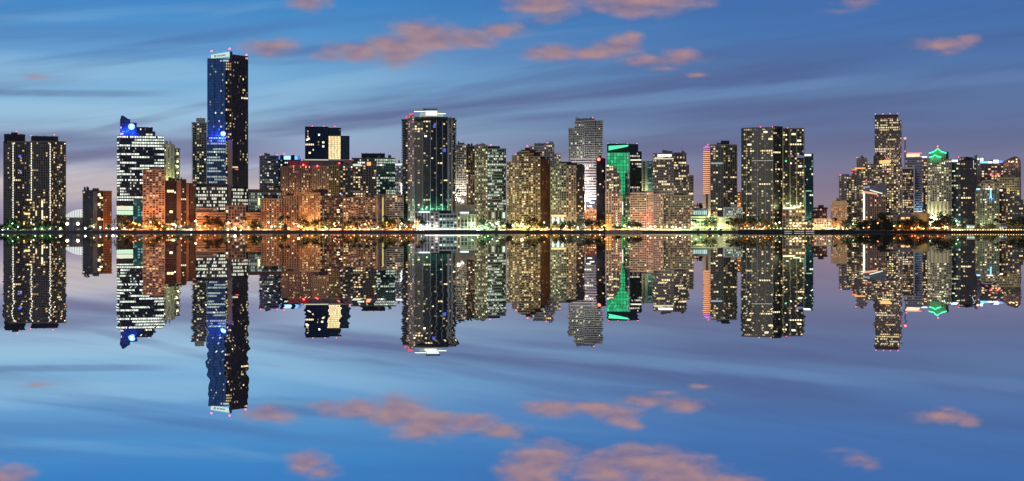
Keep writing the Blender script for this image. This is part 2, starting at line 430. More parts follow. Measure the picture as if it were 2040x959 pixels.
for k, (dx, dz, w, h) in enumerate(((0, 1.7, 2.0, .7), (-.7, .6, .7, 1.1), (0, 0, 1.8, .6), (.7, -.7, .7, 1.1), (0, -1.6, 2.0, .7))):
    mb = MB(); mb.box(c[0] + dx - w, c[0] + dx + w, -1.0, -.81 - .01 * k, c[2] + dz - h / 2, c[2] + dz + h / 2); mb.build('emblem', glow((.6, .9, 1), 4.0), sg)
for px, py, L in ((245, 264, 260), (254, 262, 260), (264, 266, 180), (275, 268, 60)): flood(s, px, py, (.02, .10, 1), L, off=-3.2, r=.4)
slabbox(s, 'lit_lobby', 232.5, 265, 411, 419, glow((.9, 1, .70), .8), off=-.9); slabbox(s, 'lit_lobby', 232.5, 265, 420, 428, glow((.62, 1, .66), .85), off=-.9)
slabbox(s, 'lobby_band', 232, 266, 400, 410.5, paint((.03, .035, .045)), off=-.9); slabbox(s, 'base_wall', 232, 266, 428.5, 459, paint((.06, .05, .045)), off=-.9)
block(s, (267, 286), 399, st=S(fr=(.08, .2, .2), bay=6, fl=3.6, pw=.15, th=.5, glass=(.03, .12, .13), p=(.45, 0, 0), pal=((.2, .85, .75), (.4, 1, .9)), st=.45, wd=0), off=-9, depth=8.5)
beacon(s, 298, 253)
# 4 pale grid condo
s = Site('apartment_tower', 'orange-lit pale apartment block with regular balcony grid before the blue-crowned office', 'apartment tower', 306, 2028)
block(s, (285, 328), 339, st=S(fr=(.60, .40, .28), bay=4.6, fl=3.0, pw=1.1, th=1.0, po=.5, so=.6, glass=(.09, .05, .035), p=(.22, 0, 0), pal=AMB, floor=.05, wd=.004, wst=1.2), depth=18)
room(s, 300, 322, 337, 340, 6, (.35, .25, .18)); flood(s, 296, 455, (1, .5, .2), 110, off=-6); flood(s, 316, 455, (1, .5, .2), 110, off=-6)
# 5
s = Site('apartment_tower', 'yellow-green lit pale apartment tower half hidden behind the blue-crowned office', 'apartment tower', 340, 2190)
block(s, (326, 346), 289, st=S(fr=(.72, .70, .46), bay=6, fl=3.2, pw=3.4, th=.4, glass=(.05, .05, .03), p=(.2, 0, 0), pal=YEL, floor=.05, wd=.003), depth=22)
block(s, [(346.2, 1), (357, 10)], 297, st=S(fr=(.55, .55, .36), bay=3.5, fl=3.2, pw=.3, th=.9, so=1.2, glass=(.1, .1, .06), p=(.2, 0, 0), pal=YEL, wd=.006), depth=14, off=1)
for y in (306, 322, 332, 345): slabbox(s, 'window', 352, 355.5, y - 2, y + 2, glow((1, .95, .6), 2.2), off=-1.6)
flood(s, 335, 372, (.9, 1, .35), 260, off=-10); flood(s, 346, 372, (.9, 1, .35), 200, off=-9)
# 6 dark brown
s = Site('apartment_tower', 'dark brown tower with two plain brown piers and few lit windows', 'apartment tower', 358, 2035)
st6 = S(fr=(.09, .05, .035), bay=3.4, pw=.3, th=.8, glass=(.02, .016, .014), p=(.03, .01, 0), pal=WARM, wd=.003)
block(s, (328, 351), 362, st=st6, depth=20, off=2); block(s, (351.5, 371), 360, st=st6, depth=22, off=.6); block(s, (371.5, 389), 367, st=S(fr=(.16, .07, .04), bay=3.6, pw=1.2, th=.5, glass=(.03, .02, .015), p=(.03, 0, 0), wd=.002), depth=18, off=1.4)
slabbox(s, 'pier', 352, 361, 361, 459, paint((.27, .14, .085)), off=-1.0, depth=1.3); slabbox(s, 'pier', 371.5, 376, 367, 459, paint((.30, .14, .08)), off=-.6, depth=1.5)
room(s, 352, 370, 358, 361, 5, (.16, .09, .06)); flood(s, 356, 455, (1, .45, .15), 100, off=-8); flood(s, 380, 455, (1, .45, .15), 70, off=-8)
for x0, y in ((333, 381), (340, 381), (338, 422), (342, 447)): slabbox(s, 'window', x0, x0 + 6, y - 2, y + 2.5, glow((1, .75, .36), 2.0), off=1.4, depth=.3)
# 7
s = Site('apartment_tower', 'slim balcony tower with beige cap standing against the tallest blue tower', 'apartment tower', 398, 2160)
block(s, (384, 392), 246, st=S(fr=(.46, .44, .42), bay=4, pw=.2, th=.5, so=1.6, glass=(.03, .04, .05), p=(.06, 0, 0), wd=.004), depth=18, off=2)
block(s, (392.3, 411), 246, st=S(fr=(.52, .49, .44), bay=4.2, pw=.5, th=.5, so=1.0, glass=(.03, .035, .04), p=(.14, .03, 0), pal=YEL, wd=.004), depth=22)
room(s, 391, 409, 236.5, 247, 2, (.50, .42, .34), 16)
# 8 tallest
s = Site('skyscraper', 'tallest tower of blue glass with a white glowing crown sign', 'skyscraper', 455, 2075)
gl8 = S(plant=False, fr=(.025, .035, .055), bay=2.9, fl=3.7, pw=.7, pstep=4, th=.35, po=.15, so=.12, glass=(.04, .13, .32), p=(.03, .004, 0), pal=WHITE, floor=.0, metal=.35, rough=.3, wd=.0012, wst=1.8)
gl8b = dict(gl8, glass=(.03, .09, .20), p=(.09, .42, .16), pal=((.65, 1, .92), (1, .97, .75)), st=.55, wd=.003)
block(s, [(413.5, 3), (449, 0)], 119, 272, st=gl8, depth=44); block(s, [(412.5, 3), (450, 0)], 273, 372, st=gl8b, depth=44, roof=False)
dk8 = S(plant=False, fr=(.085, .075, .08), bay=3.0, fl=3.7, pw=.55, th=.5, po=.2, so=.2, glass=(.012, .013, .02), p=(.035, .02, 0), pal=GOLD, floor=.006, wd=.0022, wst=1.5)
block(s, [(449.3, 1.5), (461, 2.5)], 119, st=dict(dk8, p=(.12, .02, 0), wd=.012), depth=38)
block(s, [(461.3, 1.5), (494, 22)], 110, st=dk8, depth=22)
slabbox(s, 'pier', 453.5, 463, 279, 456, paint((.30, .22, .20)), off=-.4, depth=2.2)
mb = MB(); cs = [(420.5, 117, 110), (457.5, 112.5, 103)]
def crown(mat, name, off, th, a, b, parent):
    m = MB(); (x0, b0, t0), (x1, b1, t1) = a, b
    p = [(s.lx(x0, off), s.lz(b0)), (s.lx(x1, off), s.lz(b1)), (s.lx(x1, off), s.lz(t1)), (s.lx(x0, off), s.lz(t0))]
    m.face([(x, off, z) for x, z in p]); m.face([(x, off + th, z) for x, z in reversed(p)])
    for i in range(4):
        q, r_ = p[i], p[(i + 1) % 4]; m.face([(q[0], off + th, q[1]), (r_[0], off + th, r_[1]), (r_[0], off, r_[1]), (q[0], off, q[1])])
    return m.build(name, mat, parent)
cr = crown(glow((.74, 1, .92), .72), 'crown_sign', .6, 5, *cs, s.root)
GLY = paint((.05, .14, .13))
def ink(x0, x1, h0, h1):
    f0, f1 = (x0 - 420) / 37.5, (x1 - 420) / 37.5
    crown(GLY, 'lettering', .35, .2, (x0, 117 - 5 * f0 - h0, 117 - 5 * f0 - h1), (x1, 117 - 5 * f1 - h0, 117 - 5 * f1 - h1), cr)
for x0, x1, a, b in ((426, 431, 4.2, 4.9), (427, 428.3, .8, 4.2), (429.3, 430.6, .8, 4.2)): ink(x0, x1, a, b)   # tree emblem
for x0 in (433, 435.7, 439.2, 441.9, 444.6, 447.3):
    ink(x0, x0 + .7, 1.5, 4.6); ink(x0 + .7, x0 + 1.9, 3.9, 4.6); ink(x0 + .7, x0 + 1.9, 1.5, 2.1); ink(x0 + 1.3, x0 + 1.95, 2.1, 3.9)
slabbox(s, 'crown_pylon', 457.8, 463, 102.5, 119, paint((.05, .05, .07)), off=.5, depth=6)
slabbox(s, 'sky_lobby', 444, 456, 119.5, 123, glow((.75, .95, .9), .5), off=-.5)
for px, py in ((421.5, 103), (457.5, 97.5), (491, 109)): beacon(s, px, py, 6, 1.1)
mb = MB(); c = (s.lx(444.5, -1), -1, s.lz(267)); mb.tube(c, (c[0], -.4, c[2]), 3.6, 3.6, 20); sg = mb.build('round_sign', glow((.06, .25, 1), 3.2), s.root)
mb = MB(); mb.box(c[0] - 2.4, c[0] + 2.4, -1.3, -1.02, c[2] - .2, c[2] + 1.3); mb.build('emblem', glow((.7, .95, 1), 4.5), sg)
mb = MB(); mb.box(c[0] - 2, c[0] + 1.6, -1.3, -1.02, c[2] - 1.7, c[2] - 1.0); mb.build('emblem', glow((.5, .85, 1), 4.0), sg)
for px, py, L in ((424, 275, 180), (433, 272, 240), (441, 276, 300), (448, 270, 120)): flood(s, px, py, (.01, .08, 1), L, off=-3.5, r=.4)
slabbox(s, 'window', 468, 475, 337, 339, glow((1, .05, .12), .8), off=4.5, depth=.3)
block(s, [(461.3, -1.2), (494, 19)], 375, 410, st=S(fr=(.06, .05, .05), bay=3.4, fl=4.4, pw=.7, th=1.2, glass=(.03, .03, .03), p=(.75, 0, 0), pal=WHITE, st=.9, wd=.006), depth=10)
# 9 bright podium offices
s = Site('office_block', 'low office block with rows of bright white windows at foot of tallest tower', 'office block', 421, 2055)
block(s, (391, 452), 373, 416, st=S(fr=(.10, .10, .11), bay=2.7, fl=4.4, pw=.55, th=1.3, glass=(.05, .05, .05), p=(.72, 0, .25), pal=((.92, 1, .80), (1, .95, .72)), st=1.0, wd=.008, wst=1.4), depth=14, zb=0)
slabbox(s, 'parapet', 390.5, 452.5, 366, 372.5, paint((.045, .05, .065)), off=1, depth=10)
# 10 orange podium
s = Site('parking_garage', 'long low parking podium lit orange, palms on its deck', 'parking garage', 455, 2032)
block(s, (391, 449), 425, st=S(fr=(.55, .30, .16), bay=9, fl=3.4, pw=.6, th=1.7, glass=(.16, .08, .04), p=(.25, 0, 0), pal=AMB, st=.5, wd=.001), depth=14)
block(s, (489.5, 521), 425, st=S(fr=(.55, .27, .13), bay=9, fl=3.4, pw=.6, th=1.7, glass=(.16, .08, .04), p=(.2, 0, 0), pal=AMB, st=.5, wd=.001), depth=14)
block(s, (391, 432), 416.5, 425, st=S(fr=(.40, .30, .22), bay=6, pw=.5, th=1.2, glass=(.1, .08, .06), p=(.05, 0, 0), wd=0), depth=10, off=2.5)
for px in (398, 412, 427, 441, 497, 512): flood(s, px, 449, (1, .42, .13), 45, off=-5)
s = Site('gatehouse', 'square red-brown block with white grid and arches below the tallest tower', 'building', 469, 2018)
block(s, (449.5, 489), 412, 444, st=S(fr=(.42, .20, .13), bay=4.5, fl=4.2, pw=.7, th=.6, glass=(.03, .015, .012), p=(.10, .02, 0), pal=WHITE, wd=.008, wst=1.5), depth=12)
block(s, (449.5, 489), 444, st=S(fr=(.62, .40, .26), bay=6, fl=5.5, pw=2.4, th=1.0, glass=(.08, .05, .03), p=(.6, 0, 0), pal=WARM, st=.8, wd=.0), depth=12, off=-.5, roof=False)
# 11
s = Site('office_block', 'pale low office with wide brown roof behind the orange podium', 'office block', 527, 2100)
block(s, (495, 560), 384, st=S(fr=(.46, .48, .36), bay=3.5, fl=4.2, pw=.5, th=1.5, glass=(.08, .12, .10), p=(.45, 0, 0), pal=COOL, st=.4, wd=.002), depth=18, roof=False)
slabbox(s, 'roof', 493, 560.5, 377.5, 383.5, paint((.16, .085, .06)), off=-1.5, depth=22)
slabbox(s, 'window', 514, 518, 395, 409, glow((.9, 1, .35), 1.3), off=-.8)
# 12, 13 grey slabs and blue top
s = Site('apartment_tower', 'grey tower of stacked balcony lines with small red roof lights', 'apartment tower', 537, 2230)
block(s, (518, 554), 312, st=S(fr=(.36, .37, .42), bay=4.2, fl=3.3, pw=.25, th=.9, so=1.2, glass=(.06, .07, .10), p=(.12, 0, 0), pal=WHITE, floor=.05, wd=.004), depth=24)
beacon(s, 519, 309.5); beacon(s, 535, 309.5); beacon(s, 552, 309)
s = Site('office_tower', 'narrow dark tower with blue and white glowing roof panels', 'office tower', 577, 2260)
block(s, (554.5, 599), 318, st=S(fr=(.05, .07, .11), bay=3.5, pw=.3, th=.4, glass=(.03, .06, .12), p=(.05, .02, 0), pal=COOL, wd=.002), depth=22)
for a, b, c_, st_ in ((552, 557.5, (.05, .2, 1), 1.3), (565.5, 579, (.35, .66, 1), 1.5), (587, 593, (.12, .5, 1), 1.4), (593.5, 598, (.05, .2, .9), .9)): slabbox(s, 'glowing_panel', a, b, 311, 318.3, glow(c_, st_), off=-.5)
slabbox(s, 'parapet', 558, 565, 309.5, 318, paint((.03, .04, .08)), off=-.3); slabbox(s, 'parapet', 579.5, 586.5, 309, 318, paint((.03, .04, .08)), off=-.3)
beacon(s, 566, 307); beacon(s, 582, 308)
# 14
s = Site('office_tower', 'dark glass office tower with one golden lit panel near its top', 'office tower', 650, 2270)
g14 = S(plant=False, fr=(.02, .035, .06), bay=3.2, fl=3.9, pw=.12, th=.3, glass=(.02, .05, .085), p=(.02, .03, 0), pal=GOLD, floor=.004, wd=.003, wst=1.4)
block(s, (608, 654), 254.5, st=g14, depth=36); block(s, (654.2, 679), 256.5, st=dict(g14, p=(0, 0, 0), wd=0), depth=30, off=4); block(s, (679.2, 696), 272.5, st=g14, depth=30, off=3)
block(s, (654.5, 678.5), 271.5, 318, st=S(fr=(.5, .36, .18), bay=2.6, fl=3.2, pw=.12, th=.4, glass=(.3, .2, .1), p=(1.0, 0, 1.0), pal=GOLD, st=1.5, wd=.0, mv=(.06, .94)), depth=3, off=-1)
slabbox(s, 'crown_ring', 604, 697, 317.5, 321, paint((.5, .48, .40)), off=-3, depth=8); slabbox(s, 'lit_cornice', 606, 654, 318, 319.6, glow((.9, .9, .6), .7), off=-3.6)
for a in (622, 645, 667): beacon(s, a, 252)
slabbox(s, 'floodlamp', 634, 637, 267.5, 270.5, glow((1, .95, .8), 4), off=-.6)
for a, y in ((610, 279), (613, 277), (615, 305), (642, 284), (642, 292)): slabbox(s, 'window', a, a + 4, y - 1.8, y + 1.8, glow((1, .85, .5), 1.6), off=-.4)
# 15 orange brown tall condo
s = Site('apartment_tower', 'wide orange-brown tower with red-lit crown behind the low waterfront blocks', 'apartment tower', 618, 2130)
block(s, (560, 576), 334, st=S(fr=(.40, .23, .14), bay=3.0, pw=1.4, th=.5, glass=(.04, .02, .015), p=(.10, 0, 0), pal=WARM, wd=.003), depth=18, off=1.5)
block(s, (576.3, 618), 331, st=S(fr=(.37, .20, .125), bay=3.0, pw=1.2, th=.5, glass=(.04, .02, .015), p=(.12, 0, 0), pal=WARM, wd=.004), depth=24)
block(s, (618.3, 655), 332, st=S(fr=(.45, .30, .16), bay=3.0, pw=1.6, th=.4, glass=(.05, .03, .02), p=(.07, 0, 0), pal=WARM, wd=.003), depth=24, off=.7)
block(s, (655.3, 678), 331, st=S(fr=(.42, .33, .14), bay=3.4, pw=.8, th=.5, glass=(.05, .04, .02), p=(.12, 0, 0), pal=GOLD, wd=.004), depth=22, off=1.2)
room(s, 573, 617, 321.5, 331, 3, (.34, .07, .06), 14); room(s, 617, 678, 322.5, 331.5, 4, (.12, .13, .13), 14); beacon(s, 604, 329, -1.5, 1.3); beacon(s, 632, 331, -1.5, 1.3); beacon(s, 676, 325, -1.5, 1.1)
for px in (566, 588, 606, 628, 648): flood(s, px, 392, (1, .62, .34), 95, off=-14)
for px, L in ((585, 7), (610, 7)): flood(s, px, 330, (1, .03, .06), L, off=-1.2, r=.6)
# 16
s = Site('apartment_tower', 'dark gridded tower with warm lit rooms next to the orange-brown tower', 'apartment tower', 712, 2110)
block(s, (678, 703), 331, st=S(fr=(.20, .19, .17), bay=4.2, pw=.5, th=.5, glass=(.02, .025, .025), p=(.14, .03, 0), pal=WARM, wd=.008), depth=20)
block(s, (703.3, 723), 328, st=S(fr=(.22, .20, .17), bay=4.2, pw=.7, th=.5, glass=(.02, .02, .02), p=(.25, .06, 0), pal=WARM, wd=.012), depth=20, off=1)
block(s, (723.3, 750), 329, st=S(fr=(.26, .22, .17), bay=4.2, pw=.8, th=.6, glass=(.03, .025, .02), p=(.14, .03, 0), pal=WARM, wd=.01), depth=20, off=.5)
room(s, 684, 701, 320.5, 331, 3, (.36, .17, .15), 10); slabbox(s, 'crown_band', 703, 719, 327, 331, glow((.8, .95, .8), .8), off=-.6); slabbox(s, 'crown_lamp', 731, 739, 323, 330, glow((1, .38, .12), 1.5), off=-.8); beacon(s, 698, 318)
# 17
s = Site('office_tower', 'office tower with black flat roof box and green-white lit floors', 'office tower', 752, 2170)
block(s, (701, 746), 317, st=S(fr=(.10, .12, .12), bay=3.2, fl=3.7, pw=.2, th=.7, glass=(.02, .03, .03), p=(.12, .12, .05), pal=WHITE, wd=.006), depth=26)
block(s, (746.3, 787), 316.5, st=S(fr=(.11, .17, .15), bay=3.2, fl=3.7, pw=.2, th=.8, glass=(.02, .06, .055), p=(.12, .20, .22), pal=COOL, st=.7, wd=.006), depth=28, off=.6)
room(s, 720, 767, 306.5, 317, 3, (.015, .016, .018), 18)
# 18
s = Site('apartment_tower', 'thin white-lit tower squeezed beside the big tower with lit crown', 'apartment tower', 794, 2240)
block(s, (786, 803), 327, st=S(fr=(.66, .65, .62), bay=3.6, pw=1.1, th=1.2, glass=(.05, .05, .05), p=(.16, 0, 0), pal=WHITE, wd=.004), depth=18)
slabbox(s, 'crown_band', 786, 802, 326.5, 329.5, glow((.95, 1, .95), 1.4), off=-.8); slabbox(s, 'light_strip', 798, 801, 365, 404, glow((.95, 1, .98), 1.3), off=-.9)
flood(s, 794, 405, (.95, 1, .9), 200, off=-9)
# front row of low condos
s = Site('apartment_block', 'low orange-brown block with dark roof box beside brown pale-roofed office', 'apartment block', 540, 2040)
block(s, (521, 561), 397.5, st=S(fr=(.34, .19, .115), bay=4, fl=3.0, pw=1.6, th=.8, glass=(.05, .025, .02), p=(.10, 0, 0), pal=WARM, wd=.006), depth=18); room(s, 525, 554, 389, 398, 4, (.03, .03, .04), 9)
for px in (528, 551): flood(s, px, 453, (1, .45, .15), 90, off=-7)
s = Site('apartment_block', 'brown waterfront block wedged between the roof-box block and the bright ribbed block', 'apartment block', 579, 2046)
block(s, (561.3, 600), 392, st=S(fr=(.35, .19, .115), bay=3.8, fl=3.0, pw=1.7, th=.6, glass=(.05, .025, .02), p=(.06, 0, 0), pal=WARM, wd=.005), depth=18)
for px in (568, 590): flood(s, px, 453, (1, .45, .15), 110, off=-7)
s = Site('apartment_block', 'bright orange floodlit block with vertical ribs in the waterfront row', 'apartment block', 618, 2030)
block(s, (598, 637), 386, st=S(fr=(.62, .33, .14), bay=3.2, fl=3.0, pw=1.3, th=.35, po=.6, so=.2, glass=(.09, .045, .02), p=(.22, 0, 0), pal=WARM, wd=.005, wst=1.2), depth=18)
slabbox(s, 'cornice', 597, 638, 384, 387.5, paint((.62, .35, .17)), off=-1.2, depth=3); room(s, 627, 650, 377.5, 386, 8, (.03, .035, .06), 9)
for px in (600, 610, 620, 631): flood(s, px, 452, (1, .47, .12), 130, off=-6)
s = Site('apartment_block', 'dark waterfront block crowded with warm lit windows beside the bright ribbed one', 'apartment block', 660, 2044)
block(s, (637.3, 683), 386, st=S(fr=(.13, .08, .07), bay=3.6, fl=3.0, pw=.6, th=.6, glass=(.02, .016, .015), p=(.24, .03, 0), pal=WARM, st=.9, wd=.013, wst=1.4), depth=18); beacon(s, 678, 386, -1, .8, glow((.3, .25, 1), 6))
s = Site('apartment_block', 'long brown balcony block with bays, behind the palms of the waterfront row', 'apartment block', 718, 2036)
for a, b, o in ((684, 699, 2), (699.3, 714, 0), (714.3, 728, 2.3), (728.3, 742, .3), (742.3, 753, 2.6)):
    block(s, (a, b), 396 if o > 1 else 394.5, st=S(fr=(.30, .22, .155), bay=3.6, fl=3.0, pw=.7, th=.9, so=.5, glass=(.05, .03, .025), p=(.17, .02, 0), pal=WARM, wd=.010, wst=1.3), off=o, depth=16)
for px in (692, 720, 746): flood(s, px, 453, (1, .55, .25), 60, off=-7)
s = Site('apartment_block', 'balcony block with a yellow-lit edge at the end of the waterfront row', 'apartment block', 778, 2040)
block(s, (753, 764.5), 389, st=S(fr=(.36, .28, .21), bay=8, pw=5.5, th=.3, glass=(.05, .04, .03), p=(.05, 0, 0), wd=.001), depth=16)
block(s, (765, 803), 390, st=S(fr=(.46, .40, .33), bay=4.5, fl=3.0, pw=.4, th=1.1, so=.9, glass=(.03, .025, .022), p=(.13, .02, 0), pal=WARM, wd=.006), depth=16, off=.7)
slabbox(s, 'light_strip', 761.5, 764.5, 394, 441, glow((.75, .72, .12), .7), off=-.7); room(s, 757, 769, 378, 389.5, 4, (.02, .025, .025), 8)
# 25 the big tower with lit crown
s = Site('apartment_tower', 'massive dark glass tower with white mullions and white-green glowing crown', 'apartment tower', 855, 2050)
bal = S(fr=(.16, .18, .18), bay=5, pw=.0, th=.45, so=1.9, rail=0, glass=(.02, .03, .035), p=(.10, 0, 0), pal=WARM, wd=.01, wst=1.2)
block(s, [(802.5, 9), (813, 5)], 239, st=bal, depth=28)
block(s, [(813.3, 4), (825, 0)], 231, st=S(fr=(.46, .42, .39), bay=4, pw=1.5, th=.35, glass=(.02, .02, .025), p=(.16, 0, 0), pal=WARM, wd=.008), depth=34)
gb = S(plant=False, fr=(.11, .12, .12), bay=4.6, pw=.4, th=.2, po=.6, so=.35, pstep=3, glass=(.010, .018, .020), p=(.045, .02, 0), pal=GOLD, floor=.012, wd=.004, wst=1.5)
block(s, [(825.3, .5), (843, -3.5), (858, -5), (870, -5), (882, -3.5), (893, -1)], 235.5, st=gb, depth=38)
block(s, [(893.3, -1.5), (900, 0)], 236, st=S(fr=(.42, .41, .40), bay=4, pw=3, th=.3, glass=(.03, .03, .03), p=(.06, 0, 0), wd=.001), depth=30)
block(s, [(900.3, 1), (907, 6)], 240, st=bal, depth=28); block(s, (889, 906), 237, 242, st=S(fr=(.05, .06, .07), wd=0), off=8, depth=8)
for px, o in ((842.5, -4.6), (857.5, -6.1), (869.5, -6.1), (881.5, -4.6)): slabbox(s, 'mullion', px - .55, px + .5, 240, 421, paint((.36, .38, .37)), off=o, depth=1.0)
room(s, 836, 882, 226, 236, 2, (.6, .62, .56), 16, 'crown_room')
slabbox(s, 'crown_sign', 848, 871, 221, 230.5, glow((.85, 1, .84), 1.1), off=-1.5, depth=2)
slabbox(s, 'crown_wing', 824, 848, 219.5, 222, paint(WHITEP), off=-.6, depth=12); slabbox(s, 'crown_wing', 871, 888, 223.5, 226, paint(WHITEP), off=-.6, depth=12)
slabbox(s, 'crown_fin', 843, 871, 216.5, 219, paint((.12, .2, .18)), off=.4, depth=8)
slabbox(s, 'lit_edge', 825, 847, 222.2, 223.4, glow((.85, 1, .9), 1.6), off=-1); slabbox(s, 'lit_edge', 872, 888, 226.2, 227.4, glow((.85, 1, .9), 1.6), off=-1)
for px, py in ((834, 231), (842, 230), (876, 231), (885, 233)): flood(s, px, py, (.75, 1, .65), 9, off=-2.5, r=.4)
slabbox(s, 'glowing_panel', 815, 824, 226, 231, glow((.9, .03, .10), .9), off=1, depth=8); slabbox(s, 'glowing_panel', 808, 815, 232, 236, glow((.95, .05, .16), .9), off=5, depth=8)
for px, py, L in ((832, 416, 110), (846, 417, 120), (862, 417, 110), (878, 417, 110), (890, 417, 80)): flood(s, px, py, (.25, 1, .55), L, off=-10)
flood(s, 818, 440, (.6, 1, .75), 120, off=-9); slabbox(s, 'window', 863, 868, 248, 255, glow((.03, .06, .8), .8), off=-6.2, depth=.3); slabbox(s, 'window', 883, 888, 296, 303, glow((.03, .08, .9), .8), off=-4, depth=.3)
slabbox(s, 'sky_garden_wall', 827, 892, 236.5, 241, paint((.02, .025, .03)), off=-6, depth=.4)
# podium
s = Site('podium_building', 'white framed glass podium along the shore below the massive dark glass tower', 'podium', 883, 2008)
block(s, (857, 874), 424, st=S(fr=(.62, .52, .50), bay=7, fl=4, pw=2.6, th=1.2, glass=(.06, .06, .06), p=(.15, .1, 0), pal=WHITE, wd=.004), depth=14)
block(s, (874.3, 911), 428, st=S(fr=(.58, .60, .58), bay=5.5, fl=4.6, pw=.6, th=.5, glass=(.03, .06, .06), p=(.14, .08, 0), pal=COOL, st=.6, wd=.006), depth=14, off=.8)
block(s, (911.3, 917), 424, st=S(fr=(.70, .62, .48), bay=6, fl=4.6, pw=2, th=.6, glass=(.1, .1, .08), p=(.4, 0, 0), pal=WARM, wd=.003), depth=14)
block(s, (917.3, 946), 429, st=S(fr=(.52, .53, .50), bay=6, fl=4.6, pw=.7, th=.5, glass=(.03, .05, .05), p=(.2, .08, 0), pal=YEL, st=.6, wd=.006), depth=14, off=.8)
block(s, (826, 857), 423, st=S(fr=(.74, .75, .72), bay=5.2, fl=15, pw=1.3, th=1.0, glass=(.1, .13, .12), p=(.1, 0, 0), pal=COOL, wd=0), depth=16, off=1.2)
slabbox(s, 'lit_fascia', 834, 857, 421.5, 424, glow((.85, 1, .94), 1.3), off=-.4); slabbox(s, 'lit_fascia', 916, 934, 422.5, 425.5, glow((.8, 1, .92), 1.4), off=-.4, depth=4)
slabbox(s, 'hedge_planter', 858, 899, 420, 425.5, paint((.015, .02, .012)), off=1.5, depth=4)
slabbox(s, 'quay_light', 846, 955, 456, 457.8, glow((1, .96, .86), 1.5), off=-5.5, depth=.5)
for px in (834, 843, 851): flood(s, px, 452, (.85, 1, .95), 90, off=-4)
for px in (866, 884, 902, 926): flood(s, px, 454, (.8, 1, .85), 30, off=-5)
# 26
s = Site('apartment_tower', 'white floodlit tower with dark brown side, glaring lamp at its foot', 'apartment tower', 929, 2120)
block(s, (906, 928.5), 290, st=S(fr=(.55, .50, .45), bay=3.4, pw=.9, th=1.0, so=.6, glass=(.05, .045, .04), p=(.18, 0, 0), pal=WARM, wd=.004), depth=22)
block(s, [(928.8, .5), (950, 7)], 292, st=S(fr=(.19, .13, .10), bay=3.6, pw=.7, th=.7, glass=(.025, .018, .015), p=(.15, 0, 0), pal=WARM, wd=.008), depth=18)
beacon(s, 914, 288); room(s, 912, 925, 286, 291, 4, (.4, .33, .3)); flood(s, 914, 401, (1, 1, .9), 70, off=-9, r=2.4); flood(s, 922, 403, (1, .98, .9), 110, off=-7, r=1.4)
slabbox(s, 'podium_terrace', 905, 946, 408, 428, paint((.55, .46, .40)), off=-14, depth=12)
# 27
s = Site('office_tower', 'rounded office tower with yellow-green lit bands and a dark curved roof', 'office tower', 977, 2085)
block(s, (946, 971), 291, st=S(fr=(.34, .32, .22), bay=3.2, fl=3.7, pw=1.0, th=.9, glass=(.04, .045, .03), p=(.28, .03, 0), pal=YEL, wd=.008, wst=1.2), depth=26)
block(s, [(971.3, -1), (980, -3.5), (990, -4), (1000, -2), (1008, 3)], 298, 420, st=S(fr=(.28, .29, .22), bay=2.6, fl=3.8, pw=.0, th=1.3, so=.3, glass=(.03, .05, .035), p=(.10, .35, .15), pal=COOL, st=.85, wd=.006), depth=26)
block(s, (972, 1007), 420, st=S(fr=(.42, .36, .28), bay=6, fl=13, pw=1.1, th=1.5, glass=(.06, .07, .05), p=(.2, 0, 0), pal=COOL, wd=0), off=1, depth=20, roof=False)
slabbox(s, 'roof_drum', 965, 996, 291.5, 298, paint((.025, .025, .03)), off=3, depth=14); room(s, 948, 967, 288.5, 292, 4, (.4, .38, .36)); beacon(s, 978, 289)
for px in (955, 986): flood(s, px, 453, (.85, 1, .5), 120, off=-8)
# 28 octagonal peaked pair
s = Site('apartment_tower', 'peaked golden-lit tower with faceted bays and dark stepped roof, the larger of a pair', 'apartment tower', 1050, 2060)
f28 = S(plant=False, fr=(.47, .36, .20), bay=3.6, fl=3.1, pw=.8, th=.8, so=.6, glass=(.05, .045, .03), p=(.24, 0, 0), pal=GOLD, floor=.04, wd=.008, wst=1.25)
block(s, [(1010, 9), (1021, 3)], 324, st=f28, depth=28); block(s, [(1021.3, 2), (1034, 0)], 311, st=f28, depth=32)
block(s, [(1034.3, -1.5), (1053, -1.5)], 303, st=dict(f28, so=1.1, pw=.3), depth=34); block(s, [(1053.3, 0), (1062, 1.5)], 307, st=f28, depth=32)
block(s, [(1062.3, 1), (1076, 4)], 313, st=dict(f28, fr=(.42, .30, .16), pw=1.2), depth=30)
block(s, [(1076.3, 5), (1094.5, 15)], 318, st=S(fr=(.17, .075, .04), bay=4, fl=3.1, pw=2.6, th=.4, glass=(.03, .02, .015), p=(.06, 0, 0), pal=WARM, wd=.004), depth=18)
for a, b, t, o in ((1013, 1092, 322.5, 14), (1020, 1086, 312, 15), (1030, 1077, 303.5, 16), (1038, 1067, 298.5, 17), (1046, 1056, 294.5, 18)): slabbox(s, 'stepped_roof', a, b, t, t + 13, paint((.075, .035, .022)), off=o, depth=8)
beacon(s, 1051, 292, 18); beacon(s, 1027, 308, 3)
for px, L in ((1018, 130), (1034, 200), (1052, 200), (1068, 160)): flood(s, px, 452, (1, .78, .38), L, off=-9)
